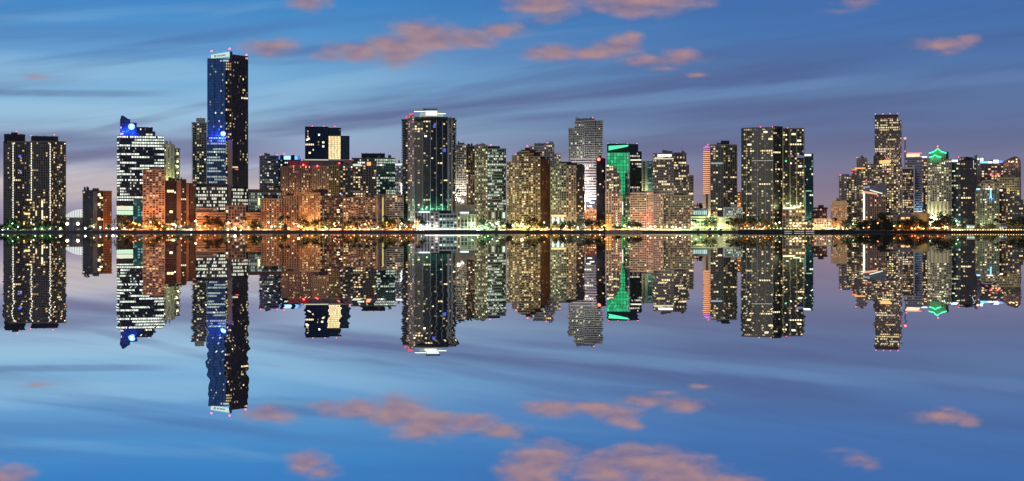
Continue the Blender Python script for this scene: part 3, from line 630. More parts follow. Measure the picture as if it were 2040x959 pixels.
# 29
s = Site('apartment_tower', 'grey tower with rooftop masts rising behind the peaked golden-lit tower', 'apartment tower', 1085, 2240)
block(s, (1056, 1084), 293, st=S(fr=(.55, .52, .47), bay=3.6, pw=.4, th=1.0, so=.8, glass=(.06, .06, .06), p=(.14, 0, 0), pal=WARM, wd=.004), depth=22)
block(s, (1084.3, 1104), 289, st=S(fr=(.34, .32, .33), bay=3.6, pw=.8, th=.8, glass=(.05, .05, .05), p=(.10, 0, 0), pal=WARM, wd=.004), depth=22, off=1); block(s, (1104.3, 1117), 308, st=S(fr=(.44, .40, .32), bay=3.4, pw=.6, th=.9, glass=(.06, .06, .05), p=(.24, 0, 0), pal=GOLD, wd=.006), depth=18, off=2)
room(s, 1066, 1103, 286.5, 290, 4, (.2, .19, .2)); beacon(s, 1050, 291, 2); beacon(s, 1090, 285)
mb = MB()
for px in (1097, 1100.5): mb.tube((s.lx(px, 6), 6, s.lz(289)), (s.lx(px, 6), 6, s.lz(281)), .5, .4)
mb.build('antenna', DARKMETAL, s.root)
# 30
s = Site('apartment_tower', 'greenish peaked tower with dark stepped roof, the smaller of a pair', 'apartment tower', 1130, 2048)
f30 = S(plant=False, fr=(.34, .36, .24), bay=3.5, fl=3.1, pw=.8, th=.8, so=.6, glass=(.04, .05, .035), p=(.22, 0, 0), pal=YEL, floor=.03, wd=.008, wst=1.25)
block(s, [(1097, 7), (1107, 2)], 334, st=f30, depth=26); block(s, [(1107.3, 0), (1118, -1), (1128, 0)], 327, st=f30, depth=30)
block(s, [(1128.3, 1), (1147, 3)], 331, st=dict(f30, fr=(.40, .33, .24), pal=WARM, pw=1.3), depth=28); block(s, [(1147.3, 4), (1164, 12)], 330, st=S(fr=(.06, .05, .06), bay=3.6, fl=3.1, pw=.6, th=.6, glass=(.015, .013, .02), p=(.10, 0, 0), pal=WARM, wd=.006), depth=16)
for a, b, t, o in ((1100, 1163, 331.5, 12), (1108, 1150, 326, 13), (1116, 1139, 322.5, 14), (1148, 1161, 327, 13.5)): slabbox(s, 'stepped_roof', a, b, t, t + 10, paint((.04, .035, .03)), off=o, depth=7)
for x0 in (1100, 1109.5, 1118.5): slabbox(s, 'lit_entrance', x0, x0 + 4.5, 433, 446, glow((.62, .80, 1), 1.1), off=-1.6)
slabbox(s, 'canopy', 1098, 1128, 428.5, 432, glow((1, .55, .16), 1.2), off=-2.4, depth=2)
for px, c_ in ((1104, (1, .85, .45)), (1118, (.85, 1, .55)), (1138, (1, .8, .45))): flood(s, px, 453, c_, 130, off=-9)
# 31
s = Site('apartment_tower', 'tall grey concrete balcony tower with twin roof masts above white banded office', 'apartment tower', 1168, 2230)
g31 = S(fr=(.52, .50, .47), bay=3.5, fl=3.3, pw=.6, th=.9, so=.6, glass=(.07, .07, .07), p=(.09, 0, 0), pal=YEL, floor=.03, wd=.003, wst=1.2)
block(s, (1133, 1145), 257, st=g31, depth=18, off=3); block(s, (1145.3, 1164), 243, st=g31, depth=26); block(s, (1164.3, 1184), 241.5, st=dict(g31, so=1.0, pw=.3), depth=26, off=-.8); block(s, (1184.3, 1200), 241.5, st=dict(g31, so=1.0, pw=.2), depth=24, off=1)
room(s, 1147, 1184, 237, 243, 5, (.24, .20, .20)); beacon(s, 1181, 235)
mb = MB()
for px in (1147.5, 1151): mb.tube((s.lx(px, 6), 6, s.lz(242)), (s.lx(px, 6), 6, s.lz(232)), .5, .4)
mb.build('antenna', DARKMETAL, s.root); flood(s, 1158, 318, (1, .95, .85), 230, off=-26); flood(s, 1186, 318, (1, .95, .85), 230, off=-26)
# 32
s = Site('office_tower', 'white banded office with bright lit front and navy side with red corner lamp', 'office tower', 1172, 2120)
block(s, (1136, 1187.5), 317, st=S(fr=(.80, .74, .72), bay=4, fl=3.7, pw=.0, th=2.0, so=.3, glass=(.06, .05, .06), p=(.10, .12, 0), pal=WHITE, wd=.004), depth=26, alpha=20)
block(s, [(1187.8, 0), (1206, 10)], 317, st=S(fr=(.02, .022, .04), bay=3, fl=3.7, pw=.12, th=.4, glass=(.012, .014, .032), p=(.02, .03, 0), pal=WARM, wd=.003), depth=16)
for x0, y in ((1168, 400), (1175, 404), (1170, 411)): slabbox(s, 'window', x0, x0 + 9, y - 1.2, y + 1.2, glow((1, .93, .8), 1.6), off=-.6)
slabbox(s, 'plinth', 1167, 1187.5, 398, 420, paint((.02, .02, .035)), off=-.35, depth=.3)
block(s, (1165, 1188), 420, st=S(fr=(.45, .2, .1), bay=3.4, fl=3.6, pw=.6, th=.8, glass=(.1, .05, .03), p=(.35, .1, 0), pal=AMB, st=1.1, wd=.01), off=-3, depth=8)
o = put('corner_lamp', ico(2.2, glow((1, .10, .05), 5.0)), s.root, (s.lx(1193, -2), -2, s.lz(318)))
for px, L in ((1148, 420), (1162, 520), (1176, 520)): flood(s, px, 404 if px > 1160 else 360, (1, .90, .86), L, off=-14, r=.6)
for px in (1168, 1178): flood(s, px, 452, (1, .38, .1), 90, off=-9)
# 33 green tower
s = Site('office_tower', 'tower with vivid green lit grid front and slanted green band at its roof', 'office tower', 1243, 2150)
gr = S(plant=False, fr=(.16, .5, .26), bay=5.4, fl=4.9, pw=.85, th=.75, po=.2, so=.2, glass=(.01, .10, .04), p=(1.0, 0, 1.0), pal=GREEN, st=.6, vary=.62, wd=.0, mv=(.04, .96), mu=.03)
block(s, (1209.5, 1254.5), 304.5, st=gr, depth=30, roof=False)
block(s, (1209.5, 1254.5), 288.5, 304, st=S(fr=(.01, .03, .025), pw=.0, th=.3, glass=(.005, .02, .015), p=(0, 0, 0), floor=0, wd=0), depth=28)
mb = MB(); q = [(1212.5, 299), (1253, 289.5), (1253, 292.5), (1228, 297), (1213, 300)]; q = [(1212.5, 300), (1250, 292.5), (1253, 289), (1212.5, 291)]
mb.face([(s.lx(a, -.5), -.5, s.lz(b)) for a, b in q]); mb.face([(s.lx(a, -.2), -.2, s.lz(b)) for a, b in reversed(q)])
for i in range(4):
    a, b = q[i], q[(i + 1) % 4]; mb.face([(s.lx(a[0], -.2), -.2, s.lz(a[1])), (s.lx(b[0], -.2), -.2, s.lz(b[1])), (s.lx(b[0], -.5), -.5, s.lz(b[1])), (s.lx(a[0], -.5), -.5, s.lz(a[1]))])
mb.build('green_roof_light', glow((.03, .95, .42), 1.1), s.root)
d33 = S(plant=False, fr=(.045, .06, .06), bay=3, fl=3.7, pw=.2, th=.6, glass=(.012, .02, .022), p=(.03, .08, .10), pal=WHITE, wd=.004, st=.8)
block(s, [(1254.8, 1), (1271, 6)], 289, st=dict(d33, p=(.02, .03, .03)), depth=20, off=.4); block(s, [(1255, 0), (1278, 8)], 303.5, st=d33, depth=14, off=-.7)
slabbox(s, 'crown_band', 1256, 1277.5, 318, 320.5, glow((1, .92, .65), 1.1), off=-1.4, depth=.4)
block(s, (1245.5, 1254.8), 346, 400, st=S(fr=(.42, .46, .42), bay=3.4, fl=3.7, pw=.5, th=.5, glass=(.03, .05, .045), p=(.1, 0, 0), pal=YEL, wd=.004), off=-.6, depth=2)
slabbox(s, 'corner_mullion', 1252, 1255, 304, 400, paint((.5, .55, .5)), off=-.9)
for px in (1211, 1229, 1250, 1269): beacon(s, px, 286.5)
# 34
s = Site('office_tower', 'beige tower with stepped top overlapping the vivid green front', 'office tower', 1222, 2110)
b34 = S(fr=(.38, .31, .24), bay=3.2, fl=3.6, pw=.8, th=.9, glass=(.05, .045, .03), p=(.12, .10, .10), pal=GOLD, wd=.006)
block(s, (1208, 1213), 331, st=b34, off=.6, depth=16); block(s, (1213.3, 1222), 330, st=b34, depth=16); block(s, (1222.3, 1229), 337, st=b34, off=.4, depth=16); block(s, (1229.3, 1233.5), 346, st=b34, off=.8, depth=16); block(s, (1233.8, 1236.5), 358, st=b34, off=1.1, depth=14)
slabbox(s, 'roof_lamp', 1208.5, 1213, 329, 332, glow((.9, 1, .7), 1.6), off=-.6)
# 35
s = Site('apartment_tower', 'pinkish condo with white edge below the stepped beige tower', 'apartment tower', 1223, 2046)
block(s, (1207, 1218), 383, st=S(fr=(.64, .50, .42), bay=4, fl=3.1, pw=1.6, th=.8, glass=(.08, .05, .04), p=(.1, 0, 0), pal=WARM, wd=.004), depth=16)
block(s, (1218.3, 1238.5), 387, st=S(fr=(.46, .30, .25), bay=3.4, fl=3.1, pw=.9, th=1.0, glass=(.06, .04, .035), p=(.18, 0, 0), pal=WARM, wd=.006), depth=16, off=1)
block(s, (1207, 1218), 427, st=S(fr=(.5, .25, .08), bay=4, fl=3.0, pw=.5, th=.9, glass=(.15, .07, .02), p=(.8, 0, 0), pal=((1, .50, .12), (1, .66, .25)), st=1.0, wd=.003), off=-2, depth=1.6)
flood(s, 1212, 455, (1, .6, .25), 110, off=-7); flood(s, 1230, 455, (1, .65, .45), 80, off=-8)
# green foot between
s = Site('apartment_block', 'narrow green-tinted block squeezed between pinkish condos on the shore', 'apartment block', 1248, 2060)
block(s, (1242, 1257), 392, st=S(fr=(.26, .36, .24), bay=3.4, fl=3.1, pw=.6, th=1.0, glass=(.04, .06, .04), p=(.2, 0, 0), pal=YEL, wd=.008), depth=14); flood(s, 1249, 453, (.35, 1, .4), 120, off=-7)
slabbox(s, 'light_strip', 1239.5, 1241.3, 402, 428, glow((.8, 1, .85), 1.3), off=-1)
# 37
s = Site('apartment_tower', 'wide pink-beige balcony condo with a red-lit corner', 'apartment tower', 1288, 2036)
block(s, (1256, 1288), 386, st=S(fr=(.60, .43, .35), bay=3.8, fl=3.1, pw=.5, th=1.2, so=.6, glass=(.08, .06, .05), p=(.14, 0, 0), pal=WARM, wd=.005), depth=18)
block(s, (1288.3, 1301), 384, st=S(fr=(.58, .40, .34), bay=3.8, fl=3.1, pw=1.2, th=.9, so=.4, glass=(.07, .05, .05), p=(.12, 0, 0), pal=WARM, wd=.005), depth=18, off=.8)
block(s, [(1301.3, 1), (1320, 6)], 388, st=S(fr=(.44, .27, .27), bay=3.6, fl=3.1, pw=.9, th=.9, glass=(.05, .03, .035), p=(.14, 0, 0), pal=WARM, wd=.006), depth=14)
room(s, 1278, 1300, 381.5, 386, 4, (.30, .22, .20))
for py, L in ((452, 90), (440, 50), (428, 30)): flood(s, 1291, py, (1, .03, .05), L, off=-5, r=.45)
for px in (1264, 1277): flood(s, px, 453, (1, .75, .5), 90, off=-8)
# 38
s = Site('apartment_tower', 'slim cream and teal glass tower between green tower and terraced office', 'apartment tower', 1291, 2260)
block(s, (1279, 1287.5), 322, st=S(fr=(.62, .56, .40), bay=6, pw=4, th=.4, glass=(.05, .05, .03), p=(.1, 0, 0), wd=.001), depth=18); block(s, (1287.8, 1303), 323, st=S(fr=(.2, .38, .34), bay=4, pw=.3, th=.5, glass=(.05, .13, .12), p=(.25, 0, 0), pal=COOL, st=.4, wd=.003), depth=20, off=1)
flood(s, 1288, 385, (.9, 1, .6), 250, off=-12)
# 39
s = Site('office_tower', 'brown-grey terraced office with bright white sign bar at its top', 'office tower', 1341, 2100)
o39 = S(fr=(.25, .215, .195), bay=3.0, fl=3.7, pw=.35, th=1.0, glass=(.04, .036, .034), p=(.08, .12, .05), pal=GOLD, wd=.006, wst=1.3)
block(s, [(1301, 3), (1342, 0)], 307, st=o39, depth=34); block(s, [(1342.3, 0), (1367, 8)], 306, st=dict(o39, fr=(.18, .16, .15)), depth=26); block(s, [(1367.3, 6), (1372.5, 9)], 330, st=o39, depth=22); block(s, [(1372.8, 7), (1381.5, 10)], 351, st=o39, depth=22)
slabbox(s, 'sign_bar', 1310, 1338, 308, 312, glow((.97, 1, .93), 1.7), off=-.4); slabbox(s, 'crown_band', 1302, 1342, 315, 317.5, glow((1, .85, .5), .7), off=-.35)
for px in (1315, 1345, 1370): flood(s, px, 392, (1, .85, .6), 140, off=-14)
s = Site('apartment_tower', 'dark gridded condo with many small lit rooms below the terraced office', 'apartment tower', 1349, 2046)
block(s, (1318, 1379), 391, st=S(fr=(.24, .19, .165), bay=3.5, fl=3.1, pw=.6, th=.9, so=.5, glass=(.03, .025, .022), p=(.20, 0, 0), pal=WARM, wd=.008, wst=1.2), depth=18)
for px in (1328, 1345, 1366): flood(s, px, 454, (1, .85, .5), 55, off=-8)
# low green group
s = Site('parking_garage', 'long low garage with pale green lit decks and planting', 'parking garage', 1428, 2026)
block(s, (1377, 1430), 433, st=S(fr=(.62, .70, .42), bay=14, fl=4.4, pw=.9, th=1.5, glass=(.12, .14, .08), p=(.3, 0, 0), pal=YEL, st=.5, wd=.001), depth=14)
block(s, (1430.3, 1467), 434, st=S(fr=(.74, .72, .46), bay=16, fl=3.6, pw=.6, th=1.5, glass=(.14, .13, .07), p=(.8, 0, .5), pal=YEL, st=.7, wd=.001), depth=14, off=.6)
slabbox(s, 'stair_tower', 1429, 1440, 433, 457, paint((.80, .80, .52)), off=-1, depth=4); slabbox(s, 'lit_edge', 1378, 1429, 437, 438.3, glow((1, .95, .45), 1.3), off=-.6)
for px in (1385, 1400, 1416, 1435, 1448): flood(s, px, 454, (.70, 1, .40), 55, off=-5)
s = Site('lantern_box', 'glowing teal-white box of vertical panels on top of the green-lit garage', 'building', 1394, 2062)
block(s, (1381, 1409), 417.5, st=S(fr=(.5, .6, .56), bay=3.4, fl=10, pw=.5, th=.5, glass=(.3, .4, .38), p=(1, 0, 1), pal=((.66, 1, .88), (.75, 1, .9)), st=.75, wd=0), depth=12)
s = Site('office_block', 'low pale gridded office beside the big dark slab tower', 'office block', 1460, 2052)
block(s, (1441, 1479), 415, st=S(fr=(.56, .60, .54), bay=2.6, fl=3.2, pw=.8, th=.9, glass=(.08, .09, .08), p=(.4, 0, 0), pal=COOL, st=.6, wd=.003), depth=14); block(s, (1429, 1441), 411, st=S(fr=(.12, .10, .09), pw=.4, th=.5, p=(.1, 0, 0), wd=.003), depth=12, off=1)
slabbox(s, 'lit_canopy', 1430, 1438, 415.5, 418, glow((1, .85, .6), 1.8), off=-.4)
# 41/42
s = Site('apartment_tower', 'dark gridded tower with a rounded corner striped in orange and violet light', 'apartment tower', 1437, 2110)
block(s, [(1415.5, 0), (1441, -1), (1468, 4)], 290, st=S(fr=(.25, .24, .21), bay=4.2, pw=.4, th=.3, po=.5, pstep=1, glass=(.022, .024, .024), p=(.11, .015, 0), pal=GOLD, floor=.02, wd=.006, wst=1.4), depth=30)
room(s, 1436, 1453, 281.5, 290, 4, (.03, .032, .036))
cyl = lambda r: [(s.lx(1408, 1) + r * math.cos(2 * math.pi * k / 20), 5.0 + r * math.sin(2 * math.pi * k / 20)) for k in range(20)]
rr_ = (s.lx(1415) - s.lx(1401)) / 2
mb = MB(); mb.prism(cyl(rr_ - .5), s.lz(386), s.lz(293)); mb.build('corner_bay', paint((.35, .14, .07)), s.root)
mb = MB(); z = s.lz(386)
while z < s.lz(303): mb.prism(cyl(rr_), z, z + 1.35); z += 2.75
mb.build('led_ribbon', glow((1, .40, .15), 1.05), s.root)
mb = MB()
while z < s.lz(294): mb.prism(cyl(rr_ * .96), z, z + 1.5); z += 2.75
mb.build('led_ribbon', glow((.72, .18, .75), .9), s.root)
slabbox(s, 'dome_cap', 1404, 1412, 290.5, 293, glow((.55, .2, .85), .8), off=3, depth=5)
slabbox(s, 'pier', 1400, 1406, 386, 459, paint((.62, .50, .36)), off=0, depth=3); slabbox(s, 'pier', 1411, 1415.5, 386, 459, paint((.62, .50, .36)), off=-.5, depth=3); slabbox(s, 'recess_wall', 1406.2, 1410.8, 386, 459, paint((.14, .09, .05)), off=2, depth=3)
flood(s, 1403, 434, (1, .85, .5), 160, off=-7); flood(s, 1413, 434, (1, .85, .5), 160, off=-7); beacon(s, 1410, 288)
slabbox(s, 'glass_band', 1417, 1440, 324, 327, glow((.5, .7, .8), .45), off=-1.8)
s = Site('apartment_block', 'small orange-lit block glimpsed behind the striped-corner tower', 'apartment block', 1472, 2200)
block(s, (1466, 1478), 385, st=S(fr=(.48, .25, .10), bay=3.4, pw=1.0, th=.8, glass=(.08, .05, .02), p=(.35, 0, 0), pal=AMB, wd=.01), depth=14); flood(s, 1472, 410, (1, .6, .2), 90, off=-8)
s = Site('apartment_block', 'tiny dark block with amber roofline low behind the teal-white lantern box', 'apartment block', 1390, 2250)
block(s, (1383, 1400), 411, st=S(fr=(.4, .26, .12), p=(.3, 0, 0), pal=AMB, wd=.01), depth=12); block(s, (1393, 1398), 407, st=S(fr=(.08, .08, .09), wd=0), off=-2, depth=1.8)
# 43
s = Site('apartment_tower', 'broadest dark slab tower ruled by thin pale vertical lines, scattered lit rooms', 'apartment tower', 1540, 2040)
f43 = S(plant=False, fr=(.20, .20, .17), bay=4.0, fl=3.2, pw=.3, th=.16, po=.5, so=.2, pstep=4, glass=(.018, .024, .026), p=(.115, .015, 0), pal=GOLD, floor=.022, wd=.0055, wst=1.4)
block(s, [(1477, 9), (1498, 4), (1540, 0)], 255.5, st=f43, depth=34); block(s, [(1540.3, 0), (1559, 9)], 253.5, st=dict(f43, fr=(.10, .10, .10), glass=(.014, .015, .019), p=(.05, .01, 0), wd=.005), depth=22)
block(s, [(1559.3, 3), (1602, 7)], 257.5, st=dict(f43, fr=(.26, .25, .17), pstep=3, p=(.10, .02, 0)), depth=28)
for px in (1487.5, 1498, 1509, 1524.5, 1539.5): slabbox(s, 'mullion', px - .35, px + .35, 256, 459, paint((.40, .41, .33)), off=(9 - 5 * (px - 1477) / 21 if px < 1498 else 4 - 4 * (px - 1498) / 42) - 1.2, depth=1.0)
for px in (1560, 1574, 1587, 1601.5): slabbox(s, 'mullion', px - .35, px + .35, 258, 413, paint((.50, .50, .34)), off=3 + 4 * (px - 1559) / 43 - 1.2, depth=1.0)
slabbox(s, 'sky_lobby_band', 1498, 1540, 319.5, 321, glow((.7, .75, .7), .35), off=-1.2)
for px in (1515, 1539, 1569): beacon(s, px, 253 if px < 1560 else 256)
slabbox(s, 'window', 1564, 1567.5, 320, 323, glow((.05, .9, .25), 1.2), off=.6, depth=.4); slabbox(s, 'window', 1588, 1602, 311, 315, glow((.03, .1, .5), .5), off=2, depth=.4)
for a, y in ((1531, 277), (1588, 281), (1590, 332), (1577, 268), (1489, 288), (1521, 263)): slabbox(s, 'window', a, a + 8, y - 1.8, y + 1.8, glow((1, .78, .45), 1.5), off=-1.3 if a < 1550 else 1, depth=.4)
slabbox(s, 'lit_terrace', 1560, 1584, 414, 417.5, glow((.95, 1, .50), 1.3), off=-3, depth=3); slabbox(s, 'lit_terrace', 1580, 1594, 411, 413.5, glow((.95, 1, .55), 1.0), off=-2, depth=3)
block(s, (1559, 1604), 419, st=S(fr=(.30, .27, .20), bay=5, fl=4, pw=.6, th=.6, glass=(.05, .045, .04), p=(.25, .1, 0), pal=GOLD, wd=.01), off=-4, depth=6)
for px in (1485, 1505, 1525): flood(s, px, 454, (.7, 1, .7), 50, off=-9)
for px, L in ((1566, 150), (1580, 190), (1594, 150)): flood(s, px, 411, (.95, 1, .45), L, off=-4, r=.45)
# 44
s = Site('office_tower', 'narrow teal tower with a white glowing cap next to broadest slab', 'office tower', 1611, 2110)
block(s, (1602.5, 1620), 308.5, st=S(fr=(.10, .17, .17), bay=3.2, fl=3.6, pw=.25, th=.6, glass=(.03, .085, .09), p=(.07, .02, .03), pal=COOL, wd=.003), depth=24)
slabbox(s, 'glowing_cap', 1603, 1616, 307.5, 311, glow((.92, 1, 1), 1.7), off=-.5); slabbox(s, 'lit_floor', 1605, 1617, 380, 381.5, glow((.4, 1, .5), .8), off=-.5)
slabbox(s, 'light_strip', 1603.5, 1605, 385, 430, glow((.15, .7, .5), .5), off=-.5); flood(s, 1611, 440, (.5, 1, .75), 130, off=-8)
# 45, 46
s = Site('office_block', 'low reddish block under a wide dark roof overhang, open sky beside it', 'office block', 1636, 2090)
block(s, (1624, 1647), 415.5, st=S(fr=(.36, .17, .14), bay=3.6, pw=1.0, th=.6, glass=(.06, .03, .03), p=(.1, 0, 0), pal=WARM, wd=.004), depth=16, roof=False)
slabbox(s, 'roof', 1620, 1649, 413.5, 416.5, paint((.07, .05, .045)), off=-4, depth=24); room(s, 1630, 1641, 410, 414, 4, (.08, .06, .055)); block(s, (1617, 1625), 421, st=S(fr=(.42, .33, .30), pw=0, th=1.3, wd=.002), off=-2, depth=12)
s = Site('boathouse', 'long pale low building on the shore beneath the reddish roofed block', 'building', 1640, 2030)
block(s, (1622, 1656), 437.5, st=S(fr=(.58, .48, .40), bay=4, fl=3.6, pw=1.6, th=1.2, glass=(.08, .06, .05), p=(.2, 0, 0), pal=WARM, wd=.004), depth=12)
for px in (1628, 1640, 1651): flood(s, px, 455, (1, .75, .45), 40, off=-5)
s = Site('office_block', 'square pale block with dense window grid glowing orange at its base', 'office block', 1671, 2050)
block(s, (1656, 1687), 402.5, st=S(fr=(.62, .44, .27), bay=2.5, fl=3.0, pw=.8, th=.9, po=.4, so=.4, glass=(.16, .11, .06), p=(.4, 0, 0), pal=WARM, st=.5, floor=.06, wd=.001), depth=20)
slabbox(s, 'parapet', 1655.5, 1687.5, 402, 413, paint((.36, .28, .20)), off=-.8, depth=.7)
for px in (1661, 1671, 1682): flood(s, px, 456, (1, .42, .12), 100, off=-4.5)
# 47
s = Site('apartment_tower', 'slim grey-white balcony tower at the edge of the clear sky gap', 'apartment tower', 1686, 2160)
block(s, (1672, 1686), 352, st=S(fr=(.52, .47, .48), bay=3.6, pw=.5, th=1.0, so=.7, glass=(.06, .055, .06), p=(.10, 0, 0), pal=WARM, wd=.004), depth=18); block(s, (1686.3, 1700), 352.5, st=S(fr=(.20, .18, .18), bay=3.6, pw=.5, th=.6, glass=(.03, .03, .03), p=(.22, 0, 0), pal=GOLD, wd=.008), depth=18, off=1)
room(s, 1677, 1692, 348.5, 352.5, 4, (.2, .19, .22)); beacon(s, 1674, 349)
# 48
s = Site('apartment_tower', 'stepped brown-grey condo with orange-lit roof edges below the tallest warm-lit tower', 'apartment tower', 1740, 2100)
b48 = S(fr=(.25, .205, .17), bay=3.5, fl=3.1, pw=.7, th=.8, so=.4, glass=(.035, .03, .026), p=(.20, .01, 0), pal=GOLD, floor=.03, wd=.008, wst=1.25)
block(s, (1697, 1707), 340, st=b48, off=2, depth=18); block(s, (1707.3, 1728), 337, st=b48, off=1, depth=20); block(s, (1728.3, 1757), 329, st=b48, depth=24); block(s, (1757.3, 1785), 327, st=dict(b48, p=(.26, .02, 0)), off=.8, depth=24); block(s, (1785.3, 1797), 329, st=dict(b48, fr=(.46, .38, .36)), off=1.6, depth=22)
block(s, (1707, 1727), 317, 337, st=S(fr=(.28, .25, .25), pw=1.2, th=.6, wd=.002), off=4, depth=14); block(s, (1741, 1762), 311, 329, st=S(fr=(.13, .08, .08), pw=1, th=.6, wd=.002), off=5, depth=14)
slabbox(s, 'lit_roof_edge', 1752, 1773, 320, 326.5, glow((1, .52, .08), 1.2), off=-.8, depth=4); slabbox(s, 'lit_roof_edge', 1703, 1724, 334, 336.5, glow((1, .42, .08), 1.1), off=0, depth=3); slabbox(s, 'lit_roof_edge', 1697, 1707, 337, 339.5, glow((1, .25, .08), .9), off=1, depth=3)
for px, py in ((1707, 314), (1726, 317), (1742, 310), (1766, 317), (1698, 344), (1726, 359), (1768, 344)): beacon(s, px, py, -1.4 if py > 340 else 5)
for px in (1705, 1745, 1775, 1790): flood(s, px, 452, (1, .8, .5), 90, off=-10)
# 49
s = Site('skyscraper', 'tall slender tower full of warm windows, highest of the far cluster', 'skyscraper', 1768, 2200)
b49 = S(plant=False, fr=(.17, .14, .13), bay=3.0, fl=3.4, pw=.8, th=.9, glass=(.03, .026, .025), p=(.5, .06, .1), pal=GOLD, st=.95, floor=.03, wd=.008, wst=1.3)
block(s, (1743, 1790), 262, st=dict(b49, p=(.12, .02, .04), wd=.006), depth=30); block(s, (1743, 1790), 233, 262, st=b49, depth=30, off=-.4)
block(s, [(1790.3, 1), (1796, 5)], 242, st=S(fr=(.52, .48, .50), bay=3.4, pw=.4, th=1.0, glass=(.06, .06, .07), p=(.14, 0, 0), wd=.005), depth=18)
slabbox(s, 'crown_wall', 1743, 1789, 228.5, 236, paint((.09, .06, .06)), off=-.9, depth=6)
for px in (1744, 1759, 1773, 1788): beacon(s, px, 227)
for px in (1755, 1775): flood(s, px, 325, (1, .8, .55), 260, off=-14)
# mast
s = Site('radio_mast', 'thin lattice mast with red lamp beside tall warm-windowed tower', 'mast', 1803, 2215)
mb = MB(); z0, z1 = 0, s.lz(279)
for dx, dy in ((-1, -1), (1, -1), (0, 1)): mb.tube((dx * 1.4, dy * 1.4, z0), (dx * .45, dy * .45, z1), .32, .25, 5)
for k in range(34): z = z1 * k / 34; w = 1.4 - .95 * k / 34; mb.tube((-w, -w, z), (w, -w, z + z1 / 34), .12, .12, 4); mb.tube((w, -w, z), (0, w, z + z1 / 34), .12, .12, 4)
mb.build('lattice', paint((.30, .10, .09)), s.root); put('red_lamp', ico(1.7, glow((1, .12, .12), 4)), s.root, (0, 0, s.lz(276)))
put('red_lamp', ico(.9, RED), s.root, (0, 0, s.lz(302)))
# 50
s = Site('office_tower', 'wedge-shaped building with dark slanted roof and white vertical light strip', 'office tower', 1745, 2055)
block(s, (1720, 1764), 388, st=S(fr=(.22, .17, .16), bay=3.4, fl=3.3, pw=1.0, th=.5, glass=(.03, .026, .028), p=(.08, .02, 0), pal=WARM, wd=.004), depth=18, roof=False)
mb = MB(); q = [(1719, 388), (1719, 377), (1762, 362.5), (1765, 365), (1765, 388)]
for y, rev in ((0, False), (18, True)):
    p = [(s.lx(a, y - 1), y - 1, s.lz(b)) for a, b in q]; mb.face(p[::-1] if rev else p)
for i in range(5):
    a, b = q[i], q[(i + 1) % 5]; mb.face([(s.lx(a[0], -1), 17, s.lz(a[1])), (s.lx(b[0], -1), 17, s.lz(b[1])), (s.lx(b[0], -1), -1, s.lz(b[1])), (s.lx(a[0], -1), -1, s.lz(a[1]))])
mb.build('slanted_roof', paint((.10, .13, .20), .4), s.root)
slabbox(s, 'light_strip', 1719.5, 1723, 381, 438, glow((1, .84, .70), 1.5), off=-1.5); 
def wedge(name, x0, y0, x1, y1, h, col, stn, off):
    m = MB(); p = [(s.lx(x0), s.lz(y0 + h)), (s.lx(x1), s.lz(y1 + h)), (s.lx(x1), s.lz(y1)), (s.lx(x0), s.lz(y0))]
    m.face([(x, off, z) for x, z in p]); m.face([(x, off + .4, z) for x, z in reversed(p)])
    for i in range(4): a, b = p[i], p[(i + 1) % 4]; m.face([(a[0], off + .4, a[1]), (b[0], off + .4, b[1]), (b[0], off, b[1]), (a[0], off, a[1])])
    m.build(name, glow(col, stn), s.root)
wedge('roof_light', 1721, 381, 1748, 385, 3.5, (.9, .38, .16), .9, -1.6); wedge('roof_light', 1733, 378, 1758, 385, 2, (.85, 1, .75), 1.0, -2.0); wedge('roof_light', 1720, 371.5, 1733, 371, 3.5, (.10, .18, .45), .8, -2.2)
# 52-55
s = Site('apartment_tower', 'lilac-grey balcony tower with red, orange and white glowing crown', 'apartment tower', 1822, 2170)
block(s, (1803, 1836), 315, st=S(fr=(.46, .42, .50), bay=3.8, pw=.4, th=1.1, so=.8, glass=(.06, .06, .08), p=(.08, 0, 0), pal=WARM, wd=.004), depth=22)
slabbox(s, 'crown_light', 1808, 1836, 304.5, 306.5, glow((1, .12, .10), 1.5), off=1, depth=12); slabbox(s, 'crown_light', 1806, 1832, 306.8, 312.5, glow((1, .62, .34), 1.5), off=1.5, depth=11); slabbox(s, 'crown_light', 1834, 1847, 312, 314.5, glow((.80, .86, 1), 1.5), off=-.5, depth=2)
flood(s, 1812, 405, (.85, .85, 1), 200, off=-18)
s = Site('apartment_tower', 'black glass tower framed in white with bright lit floors', 'apartment tower', 1809, 2080)
block(s, (1797, 1821), 336, st=S(fr=(.56, .52, .50), bay=13, fl=12.5, pw=1.2, th=1.0, so=.4, po=.6, glass=(.012, .012, .014), p=(0, 0, 0), floor=0, wd=0), depth=18)
block(s, (1798, 1820), 340, st=S(fr=(.06, .055, .06), bay=3, fl=3.1, pw=.25, th=.7, glass=(.014, .013, .016), p=(.20, .10, .06), pal=WARM, st=1.0, wd=.014), off=-.2, depth=2, roof=False)
s = Site('apartment_tower', 'bluish-violet lit narrow tower of fine balcony lines next to black glass one', 'apartment tower', 1829, 2100)
block(s, (1821.5, 1837), 330, st=S(fr=(.40, .42, .58), bay=5, pw=.2, th=1.1, so=.7, glass=(.07, .08, .14), p=(.03, 0, 0), wd=.002), depth=16); flood(s, 1829, 424, (.6, .9, .95), 190, off=-9); flood(s, 1829, 444, (.4, 1, .8), 120, off=-9)
s = Site('apartment_tower', 'pinkish tower with dense lit windows just before the green-gabled tower', 'apartment tower', 1843, 2130)
block(s, (1836, 1851), 318, st=S(fr=(.40, .30, .29), bay=3.2, pw=.8, th=.9, glass=(.05, .04, .04), p=(.4, 0, 0), pal=WARM, st=.9, wd=.012), depth=16)
